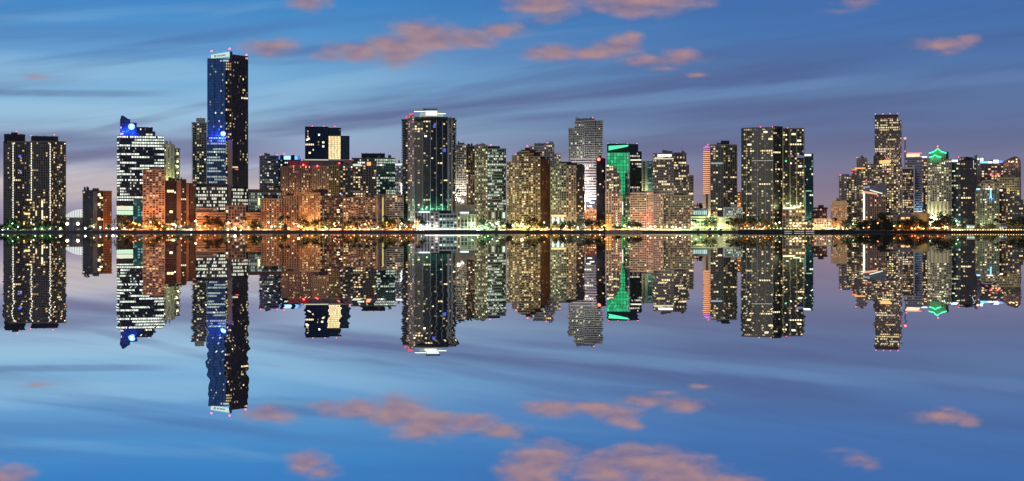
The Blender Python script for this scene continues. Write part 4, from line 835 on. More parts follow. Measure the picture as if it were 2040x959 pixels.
# 56 green gable
s = Site('apartment_tower', 'cream tower topped with two green neon gable lines', 'apartment tower', 1872, 2070)
f56 = S(plant=False, fr=(.48, .45, .34), bay=3.8, fl=3.2, pw=1.0, th=.8, so=.6, glass=(.05, .05, .035), p=(.16, 0, 0), pal=YEL, floor=.03, wd=.006, wst=1.2)
block(s, (1849, 1857), 320, 402, st=f56, off=1, depth=24); block(s, (1857.3, 1880), 314, 402, st=f56, depth=28); block(s, (1880.3, 1895), 320, 402, st=dict(f56, fr=(.36, .35, .27)), off=1.6, depth=22)
block(s, (1849, 1889), 402, st=S(fr=(.66, .58, .38), bay=6, fl=18, pw=3.4, th=.8, glass=(.30, .26, .16), p=(0, 0, 0), wd=0), off=-.5, depth=20, roof=False); block(s, (1889.3, 1895), 402, st=f56, off=1, depth=20, roof=False)
def gable(cx, ytop, hw, drop, off, depth, mat, name, thick=None):
    q = [(cx - hw, ytop + drop), (cx - hw * .45, ytop + drop * .70), (cx, ytop), (cx + hw * .45, ytop + drop * .70), (cx + hw, ytop + drop)]
    m = MB(); lo = [(a, b + thick) for a, b in q] if thick else [(a, ytop + drop + 12) for a, b in q]
    P = lambda ab, y: (s.lx(ab[0], off), y, s.lz(ab[1]))
    for i in range(4):
        m.face([P(lo[i], off), P(lo[i + 1], off), P(q[i + 1], off), P(q[i], off)]); m.face([P(q[i], off), P(q[i + 1], off), P(q[i + 1], off + depth), P(q[i], off + depth)])
        m.face([P(lo[i + 1], off + depth), P(lo[i], off + depth), P(q[i], off + depth), P(q[i + 1], off + depth)])
    m.face([P(q[0], off), P(q[0], off + depth), P(lo[0], off + depth), P(lo[0], off)]); m.face([P(lo[4], off), P(lo[4], off + depth), P(q[4], off + depth), P(q[4], off)])
    return m.build(name, mat, s.root)
GB = paint((.20, .34, .20))
gable(1868, 296, 17, 9, .5, 20, GB, 'gable_roof'); gable(1863, 309, 11.5, 4.5, -1.5, 6, GB, 'gable_roof')
NEON = glow((.02, 1, .42), 2.6)
gable(1868, 295.5, 17.5, 9, -.2, .6, NEON, 'neon_line', 1.7); gable(1863, 308.3, 12, 4.5, -2.2, .6, NEON, 'neon_line', 1.7)
slabbox(s, 'roof_box', 1880, 1890, 303, 321, paint((.10, .13, .10)), off=8, depth=10)
for px, py, L in ((1860, 306, 18), (1868, 303, 26), (1876, 306, 18), (1857, 317, 20), (1868, 316, 20)): flood(s, px, py, (.03, 1, .35), L, off=-4.5, r=.35)
beacon(s, 1868, 292, 3, .9); slabbox(s, 'window', 1880, 1882.5, 323, 328, glow((.6, 1, .85), 1.6), off=1)
for px in (1854, 1863, 1873, 1884): flood(s, px, 447, (1, .95, .55), 170, off=-8)
flood(s, 1853, 441, (.8, 1, .75), 300, off=-7, r=.8)
# 57
s = Site('apartment_tower', 'navy-black tower with white glowing corner sign and scattered lit rooms', 'apartment tower', 1921, 2090)
block(s, (1895, 1914), 324, st=S(fr=(.09, .12, .14), bay=3.8, pw=.3, th=.8, so=.5, glass=(.02, .04, .05), p=(.12, 0, 0), pal=YEL, wd=.006), depth=22, off=1); block(s, (1914.3, 1945), 320, st=S(fr=(.028, .03, .05), bay=3.8, pw=.3, th=.8, so=.5, glass=(.012, .013, .022), p=(.08, .02, 0), pal=WARM, wd=.006, wst=1.4), depth=24)
block(s, (1911, 1938), 315.5, 321, st=S(fr=(.2, .2, .24), pw=.6, th=.5, wd=0), off=5, depth=12); slabbox(s, 'corner_sign', 1896, 1908, 318.5, 322.5, glow((.86, .90, 1), 1.8), off=-.4); beacon(s, 1910, 313.5); beacon(s, 1930, 318); beacon(s, 1948, 316)
flood(s, 1904, 446, (.35, 1, .8), 110, off=-8); slabbox(s, 'light_strip', 1939, 1940, 320, 336, glow((.8, .85, 1), .8), off=-.7)
# 58-60
s = Site('apartment_tower', 'grey plain sided tower behind the navy-black tower', 'apartment tower', 1949, 2200)
block(s, (1938, 1957), 317, st=S(fr=(.30, .29, .34), bay=4.5, pw=2.0, th=.6, glass=(.05, .05, .06), p=(.08, 0, 0), pal=WARM, wd=.004), depth=18); slabbox(s, 'roof_lamp', 1947, 1951, 316, 319, glow((1, .8, .5), 2), off=-.6)
s = Site('hotel', 'wide dark building crowned by a row of blue and white signs', 'hotel', 1977, 2170)
block(s, (1955, 2000), 326, st=S(fr=(.15, .13, .135), bay=5.5, pw=1.6, th=.7, glass=(.025, .025, .028), p=(.20, 0, 0), pal=WARM, wd=.009, wst=1.3), depth=24)
for a, b, t, bo, c_, e in ((1952, 1968, 321.5, 325.5, (.15, .55, 1), 1.6), (1953, 1959, 315, 321, (.75, 1, .95), 1.6), (1968.5, 1977, 322, 325.5, (.9, .95, 1), 1.8), (1979, 1989, 319, 325.5, (.75, .82, 1), 2.4), (1989.3, 1997, 320.5, 325, (.10, .2, 1), 1.8)): slabbox(s, 'glowing_sign', a, b, t, bo, glow(c_, e), off=-.8)
for px in (1974, 1988): put('beacon', ico(1.4, RED, 1), s.root, (s.lx(px, -2), -2, s.lz(348)))
s = Site('apartment_tower', 'tower with a sloping rounded roof at the far end of the skyline', 'apartment tower', 2016, 2140)
block(s, (1999, 2033), 326, st=S(fr=(.16, .125, .12), bay=4, pw=1.2, th=.7, glass=(.03, .026, .026), p=(.12, .03, 0), pal=WARM, wd=.008, wst=1.4), depth=24, roof=False)
mb = MB(); q = [(1998, 326.5), (1999, 322.5), (2010, 316), (2020, 312), (2026, 313), (2031, 317), (2033.5, 321), (2033.5, 326.5)]
for y, rev in ((-.5, False), (24, True)):
    p = [(s.lx(a, -.5), y, s.lz(b)) for a, b in q]; mb.face(p if not rev else p[::-1])
for i in range(8):
    a, b = q[i], q[(i + 1) % 8]; mb.face([(s.lx(a[0], -.5), -.5, s.lz(a[1])), (s.lx(b[0], -.5), -.5, s.lz(b[1])), (s.lx(b[0], -.5), 24, s.lz(b[1])), (s.lx(a[0], -.5), 24, s.lz(a[1]))])
mb.build('curved_roof', paint((.17, .11, .09)), s.root)
for a, y in ((2009, 322), (2014, 323), (2017, 322), (2024, 318), (2024, 323)): slabbox(s, 'window', a, a + 2.5, y - 1.3, y + 1.3, glow((1, .7, .35), 2), off=-1)
for px in (2006, 2026): flood(s, px, 330, (1, .6, .35), 40, off=-4, r=.4)
# 61
s = Site('apartment_tower', 'yellowish balcony block with white arched roof below the row of signs', 'apartment tower', 1985, 2110)
block(s, (1946, 1986), 366, st=S(fr=(.36, .32, .26), bay=3.8, pw=.5, th=.8, so=.5, glass=(.05, .045, .035), p=(.22, 0, 0), pal=GOLD, wd=.008), depth=18)
block(s, (1986.3, 2031), 356, st=S(fr=(.46, .40, .22), bay=4, pw=.7, th=1.0, so=.8, glass=(.06, .05, .03), p=(.14, 0, 0), pal=GOLD, wd=.005), depth=20, off=1)
mb = MB()
for k in range(12):
    a0, a1 = math.pi * k / 12, math.pi * (k + 1) / 12
    p = [(1968 - 18 * math.cos(a), 367 - 7.5 * math.sin(a) ** 1.5) for a in (a0, a1)]
    (xa, ya), (xb, yb) = p; y0 = -1.2
    A = (s.lx(xa, y0), s.lz(ya)); B_ = (s.lx(xb, y0), s.lz(yb))
    mb.face([(A[0], y0, A[1] - 1.1), (B_[0], y0, B_[1] - 1.1), (B_[0], y0, B_[1]), (A[0], y0, A[1])]); mb.face([(A[0], y0, A[1]), (B_[0], y0, B_[1]), (B_[0], 14, B_[1]), (A[0], 14, A[1])])
mb.build('arched_roof', paint((.62, .58, .54)), s.root); flood(s, 2008, 385, (1, .85, .4), 160, off=-10); flood(s, 1965, 378, (1, .8, .5), 60, off=-4)
# 62-64
s = Site('apartment_tower', 'greenish tower with a vertical bright blue light and blue roof lamp', 'apartment tower', 1968, 2062)
block(s, [(1944, 6), (1952, 0), (1990, 1)], 381, st=S(fr=(.27, .28, .20), bay=3.6, pw=1.1, th=.8, so=.5, glass=(.035, .04, .03), p=(.15, 0, 0), pal=GOLD, wd=.007), depth=20)
slabbox(s, 'light_strip', 1972.5, 1975, 377.5, 394, glow((.2, .62, 1), 1.6), off=-.9); slabbox(s, 'roof_lamp', 1945, 1952, 375.5, 378.5, glow((.2, .6, 1), 1.9), off=1, depth=2)
for k in range(4): slabbox(s, 'roof_lamp', 1965 + 3.2 * k, 1967.2 + 3.2 * k, 375.5, 378, glow((1, .85, .8), 1.8), off=1, depth=1)
slabbox(s, 'parapet', 1946, 1990, 378, 381.5, paint((.22, .20, .16)), off=2, depth=9); flood(s, 1974, 396, (.15, .5, 1), 60, off=-2.5, r=.4); flood(s, 1956, 449, (.9, 1, .6), 130, off=-9); flood(s, 1980, 449, (.8, 1, .5), 110, off=-9)
s = Site('apartment_tower', 'dark red-brown slim block wedged beside the blue-lit greenish tower', 'apartment tower', 1997, 2072)
block(s, (1990.3, 2005), 377, st=S(fr=(.13, .065, .06), bay=3.8, pw=1.0, th=.6, glass=(.025, .016, .018), p=(.12, 0, 0), pal=WARM, wd=.009), depth=16); slabbox(s, 'roof_lamp', 1993, 1997, 378, 381, glow((1, .9, .8), 2), off=-.8)
s = Site('apartment_block', 'dark stepped pyramid-like block closing the far end of the shore', 'apartment block', 2022, 2048)
b64 = S(fr=(.13, .125, .11), bay=4, fl=3.1, pw=.8, th=.9, so=.5, glass=(.02, .02, .02), p=(.12, .01, 0), pal=WARM, wd=.008, wst=1.3)
for a, b, t, o in ((2004, 2012, 388, 0), (2012.3, 2021, 382, .6), (2021.3, 2030, 392, .2), (2030.3, 2038, 400, .8), (2038.3, 2054, 410, .3)): block(s, (a, b), t, st=b64, off=o, depth=18)
# low pavilions on the right
s = Site('pavilion', 'low pavilion with grey hipped roof and two glowing orange openings', 'pavilion', 1803, 2040)
block(s, (1787, 1821), 431, st=S(fr=(.25, .22, .17), bay=6, fl=5, pw=1.2, th=.6, glass=(.05, .04, .03), p=(0, 0, 0), wd=0), depth=16, roof=False)
mb = MB(); z0, z1 = s.lz(431.5), s.lz(425); a, b, c_, d_ = s.lx(1782), s.lx(1826), s.lx(1800), s.lx(1815)
mb.face([(a, -2, z0), (b, -2, z0), (d_, 8, z1), (c_, 8, z1)]); mb.face([(b, -2, z0), (b, 18, z0), (d_, 8, z1)]); mb.face([(a, 18, z0), (a, -2, z0), (c_, 8, z1)]); mb.face([(b, 18, z0), (a, 18, z0), (c_, 8, z1), (d_, 8, z1)])
mb.build('roof', paint((.26, .22, .20)), s.root); slabbox(s, 'lit_opening', 1795, 1802, 433, 437, glow((1, .50, .14), 1.4), off=-.7); slabbox(s, 'lit_opening', 1804.5, 1812.5, 433, 437, glow((1, .50, .14), 1.4), off=-.7)
s = Site('utility_building', 'plain olive-yellow box beside the hipped-roof pavilion', 'building', 1834, 2036)
block(s, (1821.5, 1847), 425, st=S(fr=(.38, .34, .16), bay=13, fl=20, pw=7.4, th=.6, glass=(.30, .27, .13), p=(0, 0, 0), wd=0), depth=14); slabbox(s, 'roof_box', 1825, 1832, 422.5, 426, paint((.08, .09, .06)), off=2, depth=5); flood(s, 1834, 452, (1, .9, .35), 60, off=-7)
s = Site('apartment_block', 'low balcony block peeping over the dark trees before the stepped condo', 'apartment block', 1777, 2075)
block(s, (1764, 1790), 424, st=S(fr=(.40, .35, .28), bay=4, pw=.5, th=1.0, so=.6, glass=(.05, .045, .04), p=(.15, 0, 0), pal=WARM, wd=.006), depth=12)
s = Site('low_pavilion', 'white-lit low kiosk by the string of quay lamps', 'kiosk', 1934, 2022)
block(s, (1926, 1942), 450.5, st=S(fr=(.6, .62, .58), bay=4, fl=4, pw=.5, th=.5, glass=(.3, .35, .33), p=(1, 0, 1), pal=((.7, 1, .9), (.8, 1, .95)), st=.9, wd=0), depth=6)
s = Site('low_pavilion', 'larger white-lit canopy near the skyline end, above the string of quay lamps', 'kiosk', 1998, 2024)
block(s, (1990, 2006), 451.5, st=S(fr=(.6, .62, .58), bay=4, fl=4, pw=.5, th=.5, glass=(.3, .35, .33), p=(1, 0, 1), pal=((.75, 1, .95), (.9, 1, 1)), st=.9, wd=0), depth=6)
slabbox(s, 'canopy', 1976, 2016, 445.5, 447, paint((.5, .5, .46)), off=3, depth=10)
# ------------------------------------------------------------------ water, land, quay
def water_mat():
    m = bpy.data.materials.new('calm_water'); m.use_nodes = True; m.node_tree.nodes.clear(); t = NT(m.node_tree)
    out = t.n('ShaderNodeOutputMaterial'); g = t.n('ShaderNodeBsdfPrincipled')
    pos = t.n('ShaderNodeNewGeometry').outputs['Position']
    n1 = t.noise(t.vm('MULTIPLY', pos, (.62, .72, 1)), 1.0, 1.0, .4)[0]
    n2 = t.noise(t.vm('MULTIPLY', pos, (.16, .22, 1)), 1.0, 1.0, .4)[0]
    sx = t.m('ADD', t.m('MULTIPLY_ADD', n1, RIP[0], -.5 * RIP[0]), t.m('MULTIPLY_ADD', n2, RIP[1], -.5 * RIP[1]))
    wx, wy, _ = t.sep(pos); rr = t.m('SQRT', t.m('ADD', t.m('MULTIPLY', wx, wx), t.m('MULTIPLY_ADD', wy, wy, 1.0)))
    # the swell runs along the shore, round the bay: slopes lie across the direction out to the open water
    nrm = t.vm('NORMALIZE', t.xyz(t.m('DIVIDE', t.m('MULTIPLY', sx, wy), rr), t.m('DIVIDE', t.m('MULTIPLY', sx, wx), t.m('MULTIPLY', rr, -1.0)), 1.0))
    g.inputs['Base Color'].default_value = (.93, .94, .96, 1); g.inputs['Metallic'].default_value = 1.0; g.inputs['Roughness'].default_value = 0.0
    t.set(g.inputs['Normal'], nrm); m.node_tree.links.new(g.outputs[0], out.inputs[0]); return m

mb = MB(); mb.face([(-9000, -400, 0), (9000, -400, 0), (9000, 2001, 0), (-9000, 2001, 0)]); tag(mb.build('water', water_mat()), kind='structure')
mb = MB(); mb.face([(-40000, 2001.5, GZ - .05), (40000, 2001.5, GZ - .05), (40000, 60000, GZ - .05), (-40000, 60000, GZ - .05)])
mb.face([(-40000, 2001.5, -1), (40000, 2001.5, -1), (40000, 2001.5, GZ - .05), (-40000, 2001.5, GZ - .05)])
tag(mb.build('ground', paint((.05, .05, .042), .95, .3)), kind='structure')
def quay(name, label, x0, x1, Y, top, mat, extra=None):
    a, b = ground_pt(x0, Y).x, ground_pt(x1, Y).x; O = ((a + b) / 2, Y, 0)
    r = empty(name, O); tag(r, label, 'sea wall'); m = MB(); m.box(a - O[0], b - O[0], 0, 2.2, -1, top - .35); m.build('wall', mat, r)
    m = MB(); m.box(a - O[0] - .1, b - O[0] + .1, -.25, 2.3, top - .34, top); m.build('coping', paint((.22, .21, .20)), r)
    m = MB(); n = int((b - a) / 12)
    for k in range(n): x = a - O[0] + (b - a) * (k + .5) / n; m.box(x - .25, x + .25, -.6, -.02, -1, top - .9)
    m.build('fender_grille', paint((.05, .045, .04)), r); return r, O
W1 = paint((.07, .075, .10)); 
quay('seawall', 'dark sea wall along the shore below the orange-lit low blocks', -260, 836, 1998.5, 2.5, W1)
quay('seawall', 'dark sea wall below the white framed glass podium and peaked towers', 837, 1205, 1998.0, 2.6, paint((.06, .065, .075)))
quay('seawall', 'pale sea wall before the pinkish condos', 1206, 1279, 1998.4, 3.0, paint((.34, .27, .20)))
quay('seawall', 'navy sea wall below the red-lit corner condo and the green-lit garage', 1280, 1470, 1998.6, 2.5, W1)
r, O = quay('seawall', 'blackish quay with white lit hatches below the broadest dark slab tower', 1471, 1700, 1997.6, 3.4, paint((.03, .03, .032)))
for a, b in ((1563, 1578), (1582.5, 1602), (1605.5, 1622)):
    m = MB(); m.box(ground_pt(a, 1997).x - O[0], ground_pt(b, 1997).x - O[0], -.5, -.02, .9, 1.7); m.build('lit_hatch', glow((1, .95, .88), .42), r)
quay('seawall', 'low dark sea wall of the wooded point with the tallest black tree', 1701, 1890, 1998.2, 2.5, paint((.03, .026, .022)))
quay('seawall', 'dark sea wall under the string of quay lamps at the skyline end', 1891, 2320, 1998.5, 2.5, paint((.05, .045, .038)))

for label, x0, x1, col in (('low pale added wall catching green light below the broad dark tower', -40, 126, (.4, .4, .34)), ('low cream added wall washed in orange light before the grid block', 236, 388, (.55, .42, .3)), ('low cream added wall washed in orange light before the parking podium', 391, 520, (.55, .42, .3)),
        ('low cream added wall washed in orange light before the waterfront blocks', 522, 680, (.55, .42, .3)), ('low cream added wall behind the lamps of the brown balcony blocks', 683, 824, (.5, .38, .28)), ('low added wall by the rounded office, tinted green', 948, 1008, (.45, .45, .36)), ('low yellow-lit added wall at the foot of the two peaked towers', 1010, 1203, (.6, .48, .28)),
        ('low pale added wall before the wide pink-beige condo', 1208, 1376, (.55, .48, .38)), ('low added wall behind the quay lamps of the broadest dark slab', 1471, 1654, (.4, .38, .28)), ('low orange-lit added wall on the dark wooded point', 1775, 1890, (.45, .24, .12)), ('low added wall above the string of quay lamps', 1892, 2100, (.4, .36, .28))):
    a, b = ground_pt(x0, 2013).x, ground_pt(x1, 2013).x; r = empty('added_glow_wall', ((a + b) / 2, 2013, GZ)); tag(r, label, 'wall', kind='thing'); m = MB(); m.box(a - (a + b) / 2, b - (a + b) / 2, 0, .4, -.2, 2.2); m.build('wall', paint(col), r)  # walls added to catch the lamp light as one glowing strip along the shore
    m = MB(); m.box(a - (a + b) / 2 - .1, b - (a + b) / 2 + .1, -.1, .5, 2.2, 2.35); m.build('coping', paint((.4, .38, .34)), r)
# ------------------------------------------------------------------ trees
def leafmat(name, col):
    m, t, p = newmat(name); o = t.n('ShaderNodeTexCoord').outputs['Object']; nz = t.noise(o, .6, 2)[0]
    k = t.m('MULTIPLY_ADD', nz, 1.6, .2); t.set(p.inputs['Base Color'], t.mix(1.0, col, t.xyz(k, k, k), 'MULTIPLY')); p.inputs['Roughness'].default_value = .6; return m
LEAF = [leafmat('leaves', (.030, .042, .014)), leafmat('leaves', (.036, .040, .014)), leafmat('leaves', (.022, .036, .014))]
BARK = paint((.09, .065, .045), .9)
def tree_meshes(rng, h, w, low=.28, n=420, tall=False):
    tr = MB(); tr.tube((0, 0, -.3), (rng.uniform(-.3, .3), 0, h * .45), .38, .22); limbs = []
    for k in range(7):
        a = k * 2.4; q = (math.cos(a) * w * .3, math.sin(a) * w * .3, h * rng.uniform(.55, .85)); tr.tube((0, 0, h * rng.uniform(.28, .45)), q, .16, .06, 5); limbs.append(q)
    cr = MB(); cl = []
    for k in range(13):
        a = rng.uniform(0, 6.28); rad = w * .5 * math.sqrt(rng.random()) * (.8 if not tall else .75); z = h * rng.uniform(low + .12, .88)
        if tall: rad *= 1.15 - z / h * .9
        cl.append((math.cos(a) * rad, math.sin(a) * rad, z, rng.uniform(.16, .28) * w))
    for k in range(n):
        c = rng.choice(cl); d = Vector((rng.gauss(0, 1), rng.gauss(0, 1), rng.gauss(0, .75)))
        d = d.normalized() * c[3] * (rng.random() ** .4) * 1.05; p = Vector(c[:3]) + d
        if p.z < h * low * .8: continue
        u = Vector((rng.gauss(0, 1), rng.gauss(0, 1), rng.gauss(0, 1))).normalized(); v = u.orthogonal().normalized(); s_ = rng.uniform(.5, 1.0) * (1.45 if tall else 1)
        q = u.cross(v); cr.face([p - v * s_, p + q * s_ * .5, p + v * s_, p - q * s_ * .5])
    return tr.mesh('trunk', BARK), cr.mesh('crown', rng.choice(LEAF))
def palm_meshes(rng, h):
    tr = MB(); lean = rng.uniform(-.8, .8); pts = [(lean * (k / 5) ** 2, 0, h * k / 5 - (.3 if k == 0 else 0)) for k in range(6)]
    for k in range(5): tr.tube(pts[k], pts[k + 1], .26 - .02 * k, .24 - .02 * k, 6)
    cr = MB(); top = Vector(pts[-1])
    for k in range(17):
        a = k * 2.4 + rng.uniform(-.2, .2); up = rng.uniform(-.2, .9); L = rng.uniform(3.0, 4.4); d = Vector((math.cos(a), math.sin(a), 0)); sd = Vector((-d.y, d.x, 0)); prev = None
        for j in range(6):
            f = j / 5; p = top + d * L * f * (1 - .12 * f) + Vector((0, 0, up * L * f * .9 - 1.25 * L * f * f * .8)); w = .8 * math.sin(math.pi * min(1, f * .85 + .13))
            cur = (p + sd * w - Vector((0, 0, w * .5)), p, p - sd * w - Vector((0, 0, w * .5)))
            if prev: cr.face([prev[0], cur[0], cur[1], prev[1]]); cr.face([prev[1], cur[1], cur[2], prev[2]])
            prev = cur
    return tr.mesh('trunk', BARK), cr.mesh('crown', rng.choice(LEAF))
rng = random.Random(5)
BROAD = [tree_meshes(rng, h, w) for h, w in ((9, 10), (11, 13), (8, 11), (10, 9), (12.5, 14))]
BUSH = [tree_meshes(rng, h, w, .05, 260) for h, w in ((4.5, 8), (5.5, 10), (4, 7))]
PALM = [palm_meshes(rng, h) for h in (9, 11, 13, 8)]
def plant(name, label, cat, group, ms, px, Y, sc=1.0, z=GZ, fit=True):
    o = empty(name, ground_pt(px, Y, z), rng.uniform(0, 6.28)); o.scale = (sc, sc, sc * rng.uniform(.92, 1.1)); tag(o, label, cat, group)
    put('trunk', ms[0], o); put('crown', ms[1], o); return o
def zone(px):
    for x1, w in ((128, 'below the broad dark tower with light strips'), (235, 'near the glaring white tent roof'), (390, 'before the orange-lit grid block and brown tower'), (520, 'before the orange podium of the tallest tower'), (683, 'before the orange-brown waterfront blocks'),
                  (826, 'before the brown balcony blocks'), (1010, 'beside the white framed podium'), (1205, 'at the foot of the two peaked towers'), (1378, 'before the pink-beige condos'), (1476, 'before the green-lit garage'), (1622, 'before the broadest dark slab'), (1700, 'before the square orange-based block'), (1890, 'on the dark wooded point'), (3000, 'above the string of quay lamps')):
        if px < x1: return w
broad = [(-30, 1), (8, .9), (22, 1.1), (44, .8), (58, .9), (88, 1), (103, .8), (118, .9), (181, .9), (216, .7), (240, 1.1), (256, 1.2), (272, .7), (303, 1.35), (316, 1), (330, .8), (351, .7), (371, .8), (384, .7), (425, 1.2), (433, 1), (441, 1.1), (500, .9), (508, 1.2), (519, .9), (556, 1), (566, .8), (600, 1.05),
         (616, 1.0), (626, 1.15), (650, .8), (688, .9), (700, 1), (712, .9), (735, .9), (757, 1), (775, 1.3), (789, 1.2), (806, 1.1), (818, 1.0), (960, 1), (975, .9), (1000, 1), (1010, 1.1), (1014, .9), (1058, 1.1), (1068, 1), (1082, .9), (1105, .9), (1121, 1.0), (1136, 1.1), (1146, .9), (1168, 1.0), (1180, 1.2), (1192, 1.1), (1226, .7), (1234, .6), (1250, .9), (1262, .9), (1275, 1),
         (1408, 1), (1421, 1), (1462, 1), (1473, 1.3), (1485, 1.3), (1498, 1.4), (1509, 1.2), (1520, 1.1), (1533, 1), (1545, .8), (1682, 1.1), (1692, 1.1), (1708, 1.2), (1718, 1.2), (1728, 1.3), (1738, 1.1), (1795, 1.3), (1805, 1.5), (1815, 1.5), (1826, 1.4), (1838, 1.5), (1848, 1.3), (1866, 1.5), (1874, 1.7), (1884, 1.5), (1893, 1.2), (1905, 1.1), (1916, .8), (1950, .7), (1965, .8), (1977, .9), (2013, 1.2), (2022, 1.3), (2032, 1.4), (2044, 1.3), (2060, 1.3)]
for px, sc in broad:
    z = zone(px); plant('broadleaf_tree', 'dark rounded broadleaf tree ' + z, 'tree', 'broadleaf trees ' + z, rng.choice(BROAD), px, 2005.5 + rng.uniform(-3, 4), sc * (1.05 if 1700 < px < 1892 else 1.3))
palms = [30, 72, 352, 408, 413, 452, 480, 486, 511, 560, 563, 573, 608, 640, 686, 694, 706, 716, 731, 745, 768, 783, 798, 803, 812, 826, 834, 841, 845, 963, 994, 1022, 1030, 1052, 1062, 1076, 1156, 1163, 1198, 1382, 1448, 1456, 1605, 1612, 1664, 1856, 1860, 1925, 1985]
for px in palms:
    z = zone(px); plant('palm_tree', 'slender palm with drooping fronds ' + z, 'palm tree', 'palms ' + z, rng.choice(PALM), px, 2006 + rng.uniform(-3, 6), rng.uniform(1.15, 1.5))
bushes = [(px + rng.uniform(-3, 3)) for px in list(range(2, 128, 9)) + list(range(238, 520, 15)) + list(range(530, 830, 14)) + list(range(955, 1010, 11)) + list(range(1050, 1200, 11)) + list(range(1390, 1476, 12)) + list(range(1532, 1622, 7)) + list(range(1628, 1690, 10)) + list(range(1700, 1890, 8)) + list(range(1945, 2060, 10))]
for px in bushes[::2]:
    z = zone(px); plant('shrub', 'low dark shrub on the quay edge ' + z, 'shrub', 'shrubs ' + z, rng.choice(BUSH), px, 2004 + rng.uniform(-1, 3), rng.uniform(.8, 1.15) * .8)
# palms on the podium deck
for k, px in enumerate((430, 437, 444, 494, 501, 509, 516)):
    z = 'the orange podium deck under tallest tower'; plant('palm_tree', 'short bushy palm growing on ' + z, 'palm tree', 'palms on ' + z, rng.choice(BUSH), px, 2042, .8, height(425, 2042) - .3)
# the big dark tree
BIG = tree_meshes(rng, 27, 19, .02, 3600, True)
plant('casuarina_tree', 'tallest black tree, a dense dark mass standing over the wooded point', 'tree', None, BIG, 1757, 2004)
BIG2 = tree_meshes(rng, 15, 15, .02, 1700, True)
plant('casuarina_tree', 'wide dark tree crowding against the tallest black tree', 'tree', None, BIG2, 1771, 2003)
plant('casuarina_tree', 'dark tree leaning towards the lamp-lit wedge building, next to the tallest tree', 'tree', None, BIG2, 1743, 2006, .85)

# ------------------------------------------------------------------ lamps
O_, Wt, G_, Y_, C_ = (1, .25, .03), (1, .80, .50), (.40, 1, .40), (1, .50, .10), (.62, 1, .86)
NAMES = {O_: 'orange', Wt: 'white', G_: 'green-white', Y_: 'amber', C_: 'cold white'}
_pole = {}
def lamp(px, py, col, L=150, r=.82, Y=None, name='street_lamp', cat='street lamp'):
    Y = Y or 2001.5 + rng.uniform(0, 7.0); z = height(py, Y); hh = max(.8, z - GZ); k = round(hh * 2) / 2
    if k not in _pole:
        m = MB(); m.tube((0, 0, 0), (0, 0, k - .02), .11, .07, 6); m.tube((0, 0, 0), (0, 0, .4), .2, .16, 6); _pole[k] = m.mesh('pole', DARKMETAL)
    zz = zone(px); lab = NAMES[col] + (' glowing globe lamp on a pole ' if name == 'street_lamp' else ' small round quay light ') + zz
    if L >= 500: lab = 'dazzling ' + lab
    o = empty(name, ground_pt(px, Y)); tag(o, lab, cat, lab.split(' ')[0] + ' ' + NAMES[col] + ' lamps ' + zz); put('pole', _pole[k], o); put('lamp_head', ico(r if L < 500 else r * 1.75, glow(col, 4.2 if L < 500 else 8), 1), o, (0, 0, k)); point(o, (0, -r * 1.3 - .15, k), col, 12.0 * L * LAMP, .3)
A = [(5, 460, G_), (16, 456, G_), (70, 456, G_), (84, 456, G_), (100, 456, G_), (25, 445, G_), (48, 446, Y_), (62, 444, Wt), (36, 453, G_), (187, 452, Wt), (200, 454, C_), (212, 455, Wt), (233, 455, Wt), (240, 456, Y_), (248, 455, Y_), (278, 448, O_), (291, 451, O_), (317, 444, O_), (323, 451, O_), (335, 457, Y_), (309, 456, O_), (300, 456, O_), (265, 456, O_),
     (343, 456, Y_), (351, 450, C_), (361, 451, Wt), (381, 458, C_), (398, 451, O_), (408, 451, O_), (400, 457, Y_), (440, 452, O_), (416, 457, O_), (428, 457, O_), (456, 444, Wt), (480, 459, Wt), (481, 452, O_), (454, 458, Wt), (495, 456, O_), (523, 452, O_), (514, 454, Wt), (535, 444, C_), (541, 452, G_), (559, 452, O_), (585, 446, Wt), (601, 453, O_), (612, 456, Y_), (622, 456, Y_), (632, 451, Y_), (643, 459, G_), (652, 456, Y_), (668, 451, O_), (675, 444, O_), (690, 454, O_), (699, 452, O_), (706, 457, Y_), (718, 457, Wt),
     (727, 447, O_), (731, 451, O_), (740, 456, Wt), (752, 455, Wt), (772, 445, Y_), (778, 452, Y_), (788, 456, O_), (797, 452, O_), (800, 445, C_), (810, 452, O_), (823, 452, O_), (832, 452, O_), (840, 455, C_), (952, 453, G_), (966, 453, G_), (960, 456, C_), (972, 455, G_), (981, 449, C_), (989, 445, C_), (1046, 452, O_), (1059, 457, Y_), (1066, 457, Y_), (1073, 457, O_), (1080, 457, Y_), (1087, 457, Y_), (1095, 457, Y_), (1104, 457, Y_), (1114, 457, O_), (1124, 457, Y_), (1140, 457, Y_), (1161, 449, C_), (1151, 454, Wt), (1177, 458, Wt), (1186, 456, O_), (1195, 459, Wt), (1199, 452, O_), (1205, 449, O_),
     (1253, 452, Wt), (1273, 452, Wt), (1290, 456, C_), (1296, 452, Wt), (1305, 452, Wt), (1318, 452, Y_), (1329, 452, Wt), (1340, 452, Wt), (1348, 456, G_), (1355, 455, G_), (1365, 453, Wt), (1378, 456, G_), (1387, 449, G_), (1396, 453, G_), (1410, 455, Y_), (1420, 456, Wt), (1432, 456, Wt), (1448, 453, Y_), (1488, 450, O_), (1514, 445, G_), (1532, 450, O_), (1553, 444, G_), (1580, 449, Y_), (1606, 445, Y_), (1625, 451, O_), (1635, 450, Wt), (1652, 446, G_), (1668, 453, O_), (1700, 447, G_), (1730, 453, O_), (1747, 456, O_), (1793, 451, O_), (1853, 446, C_), (1877, 452, O_), (1905, 440, G_), (1908, 448, C_), (1817, 455, O_), (1823, 456, O_), (1852, 455, O_), (1840, 456, O_), (1868, 455, O_), (1882, 456, O_)]
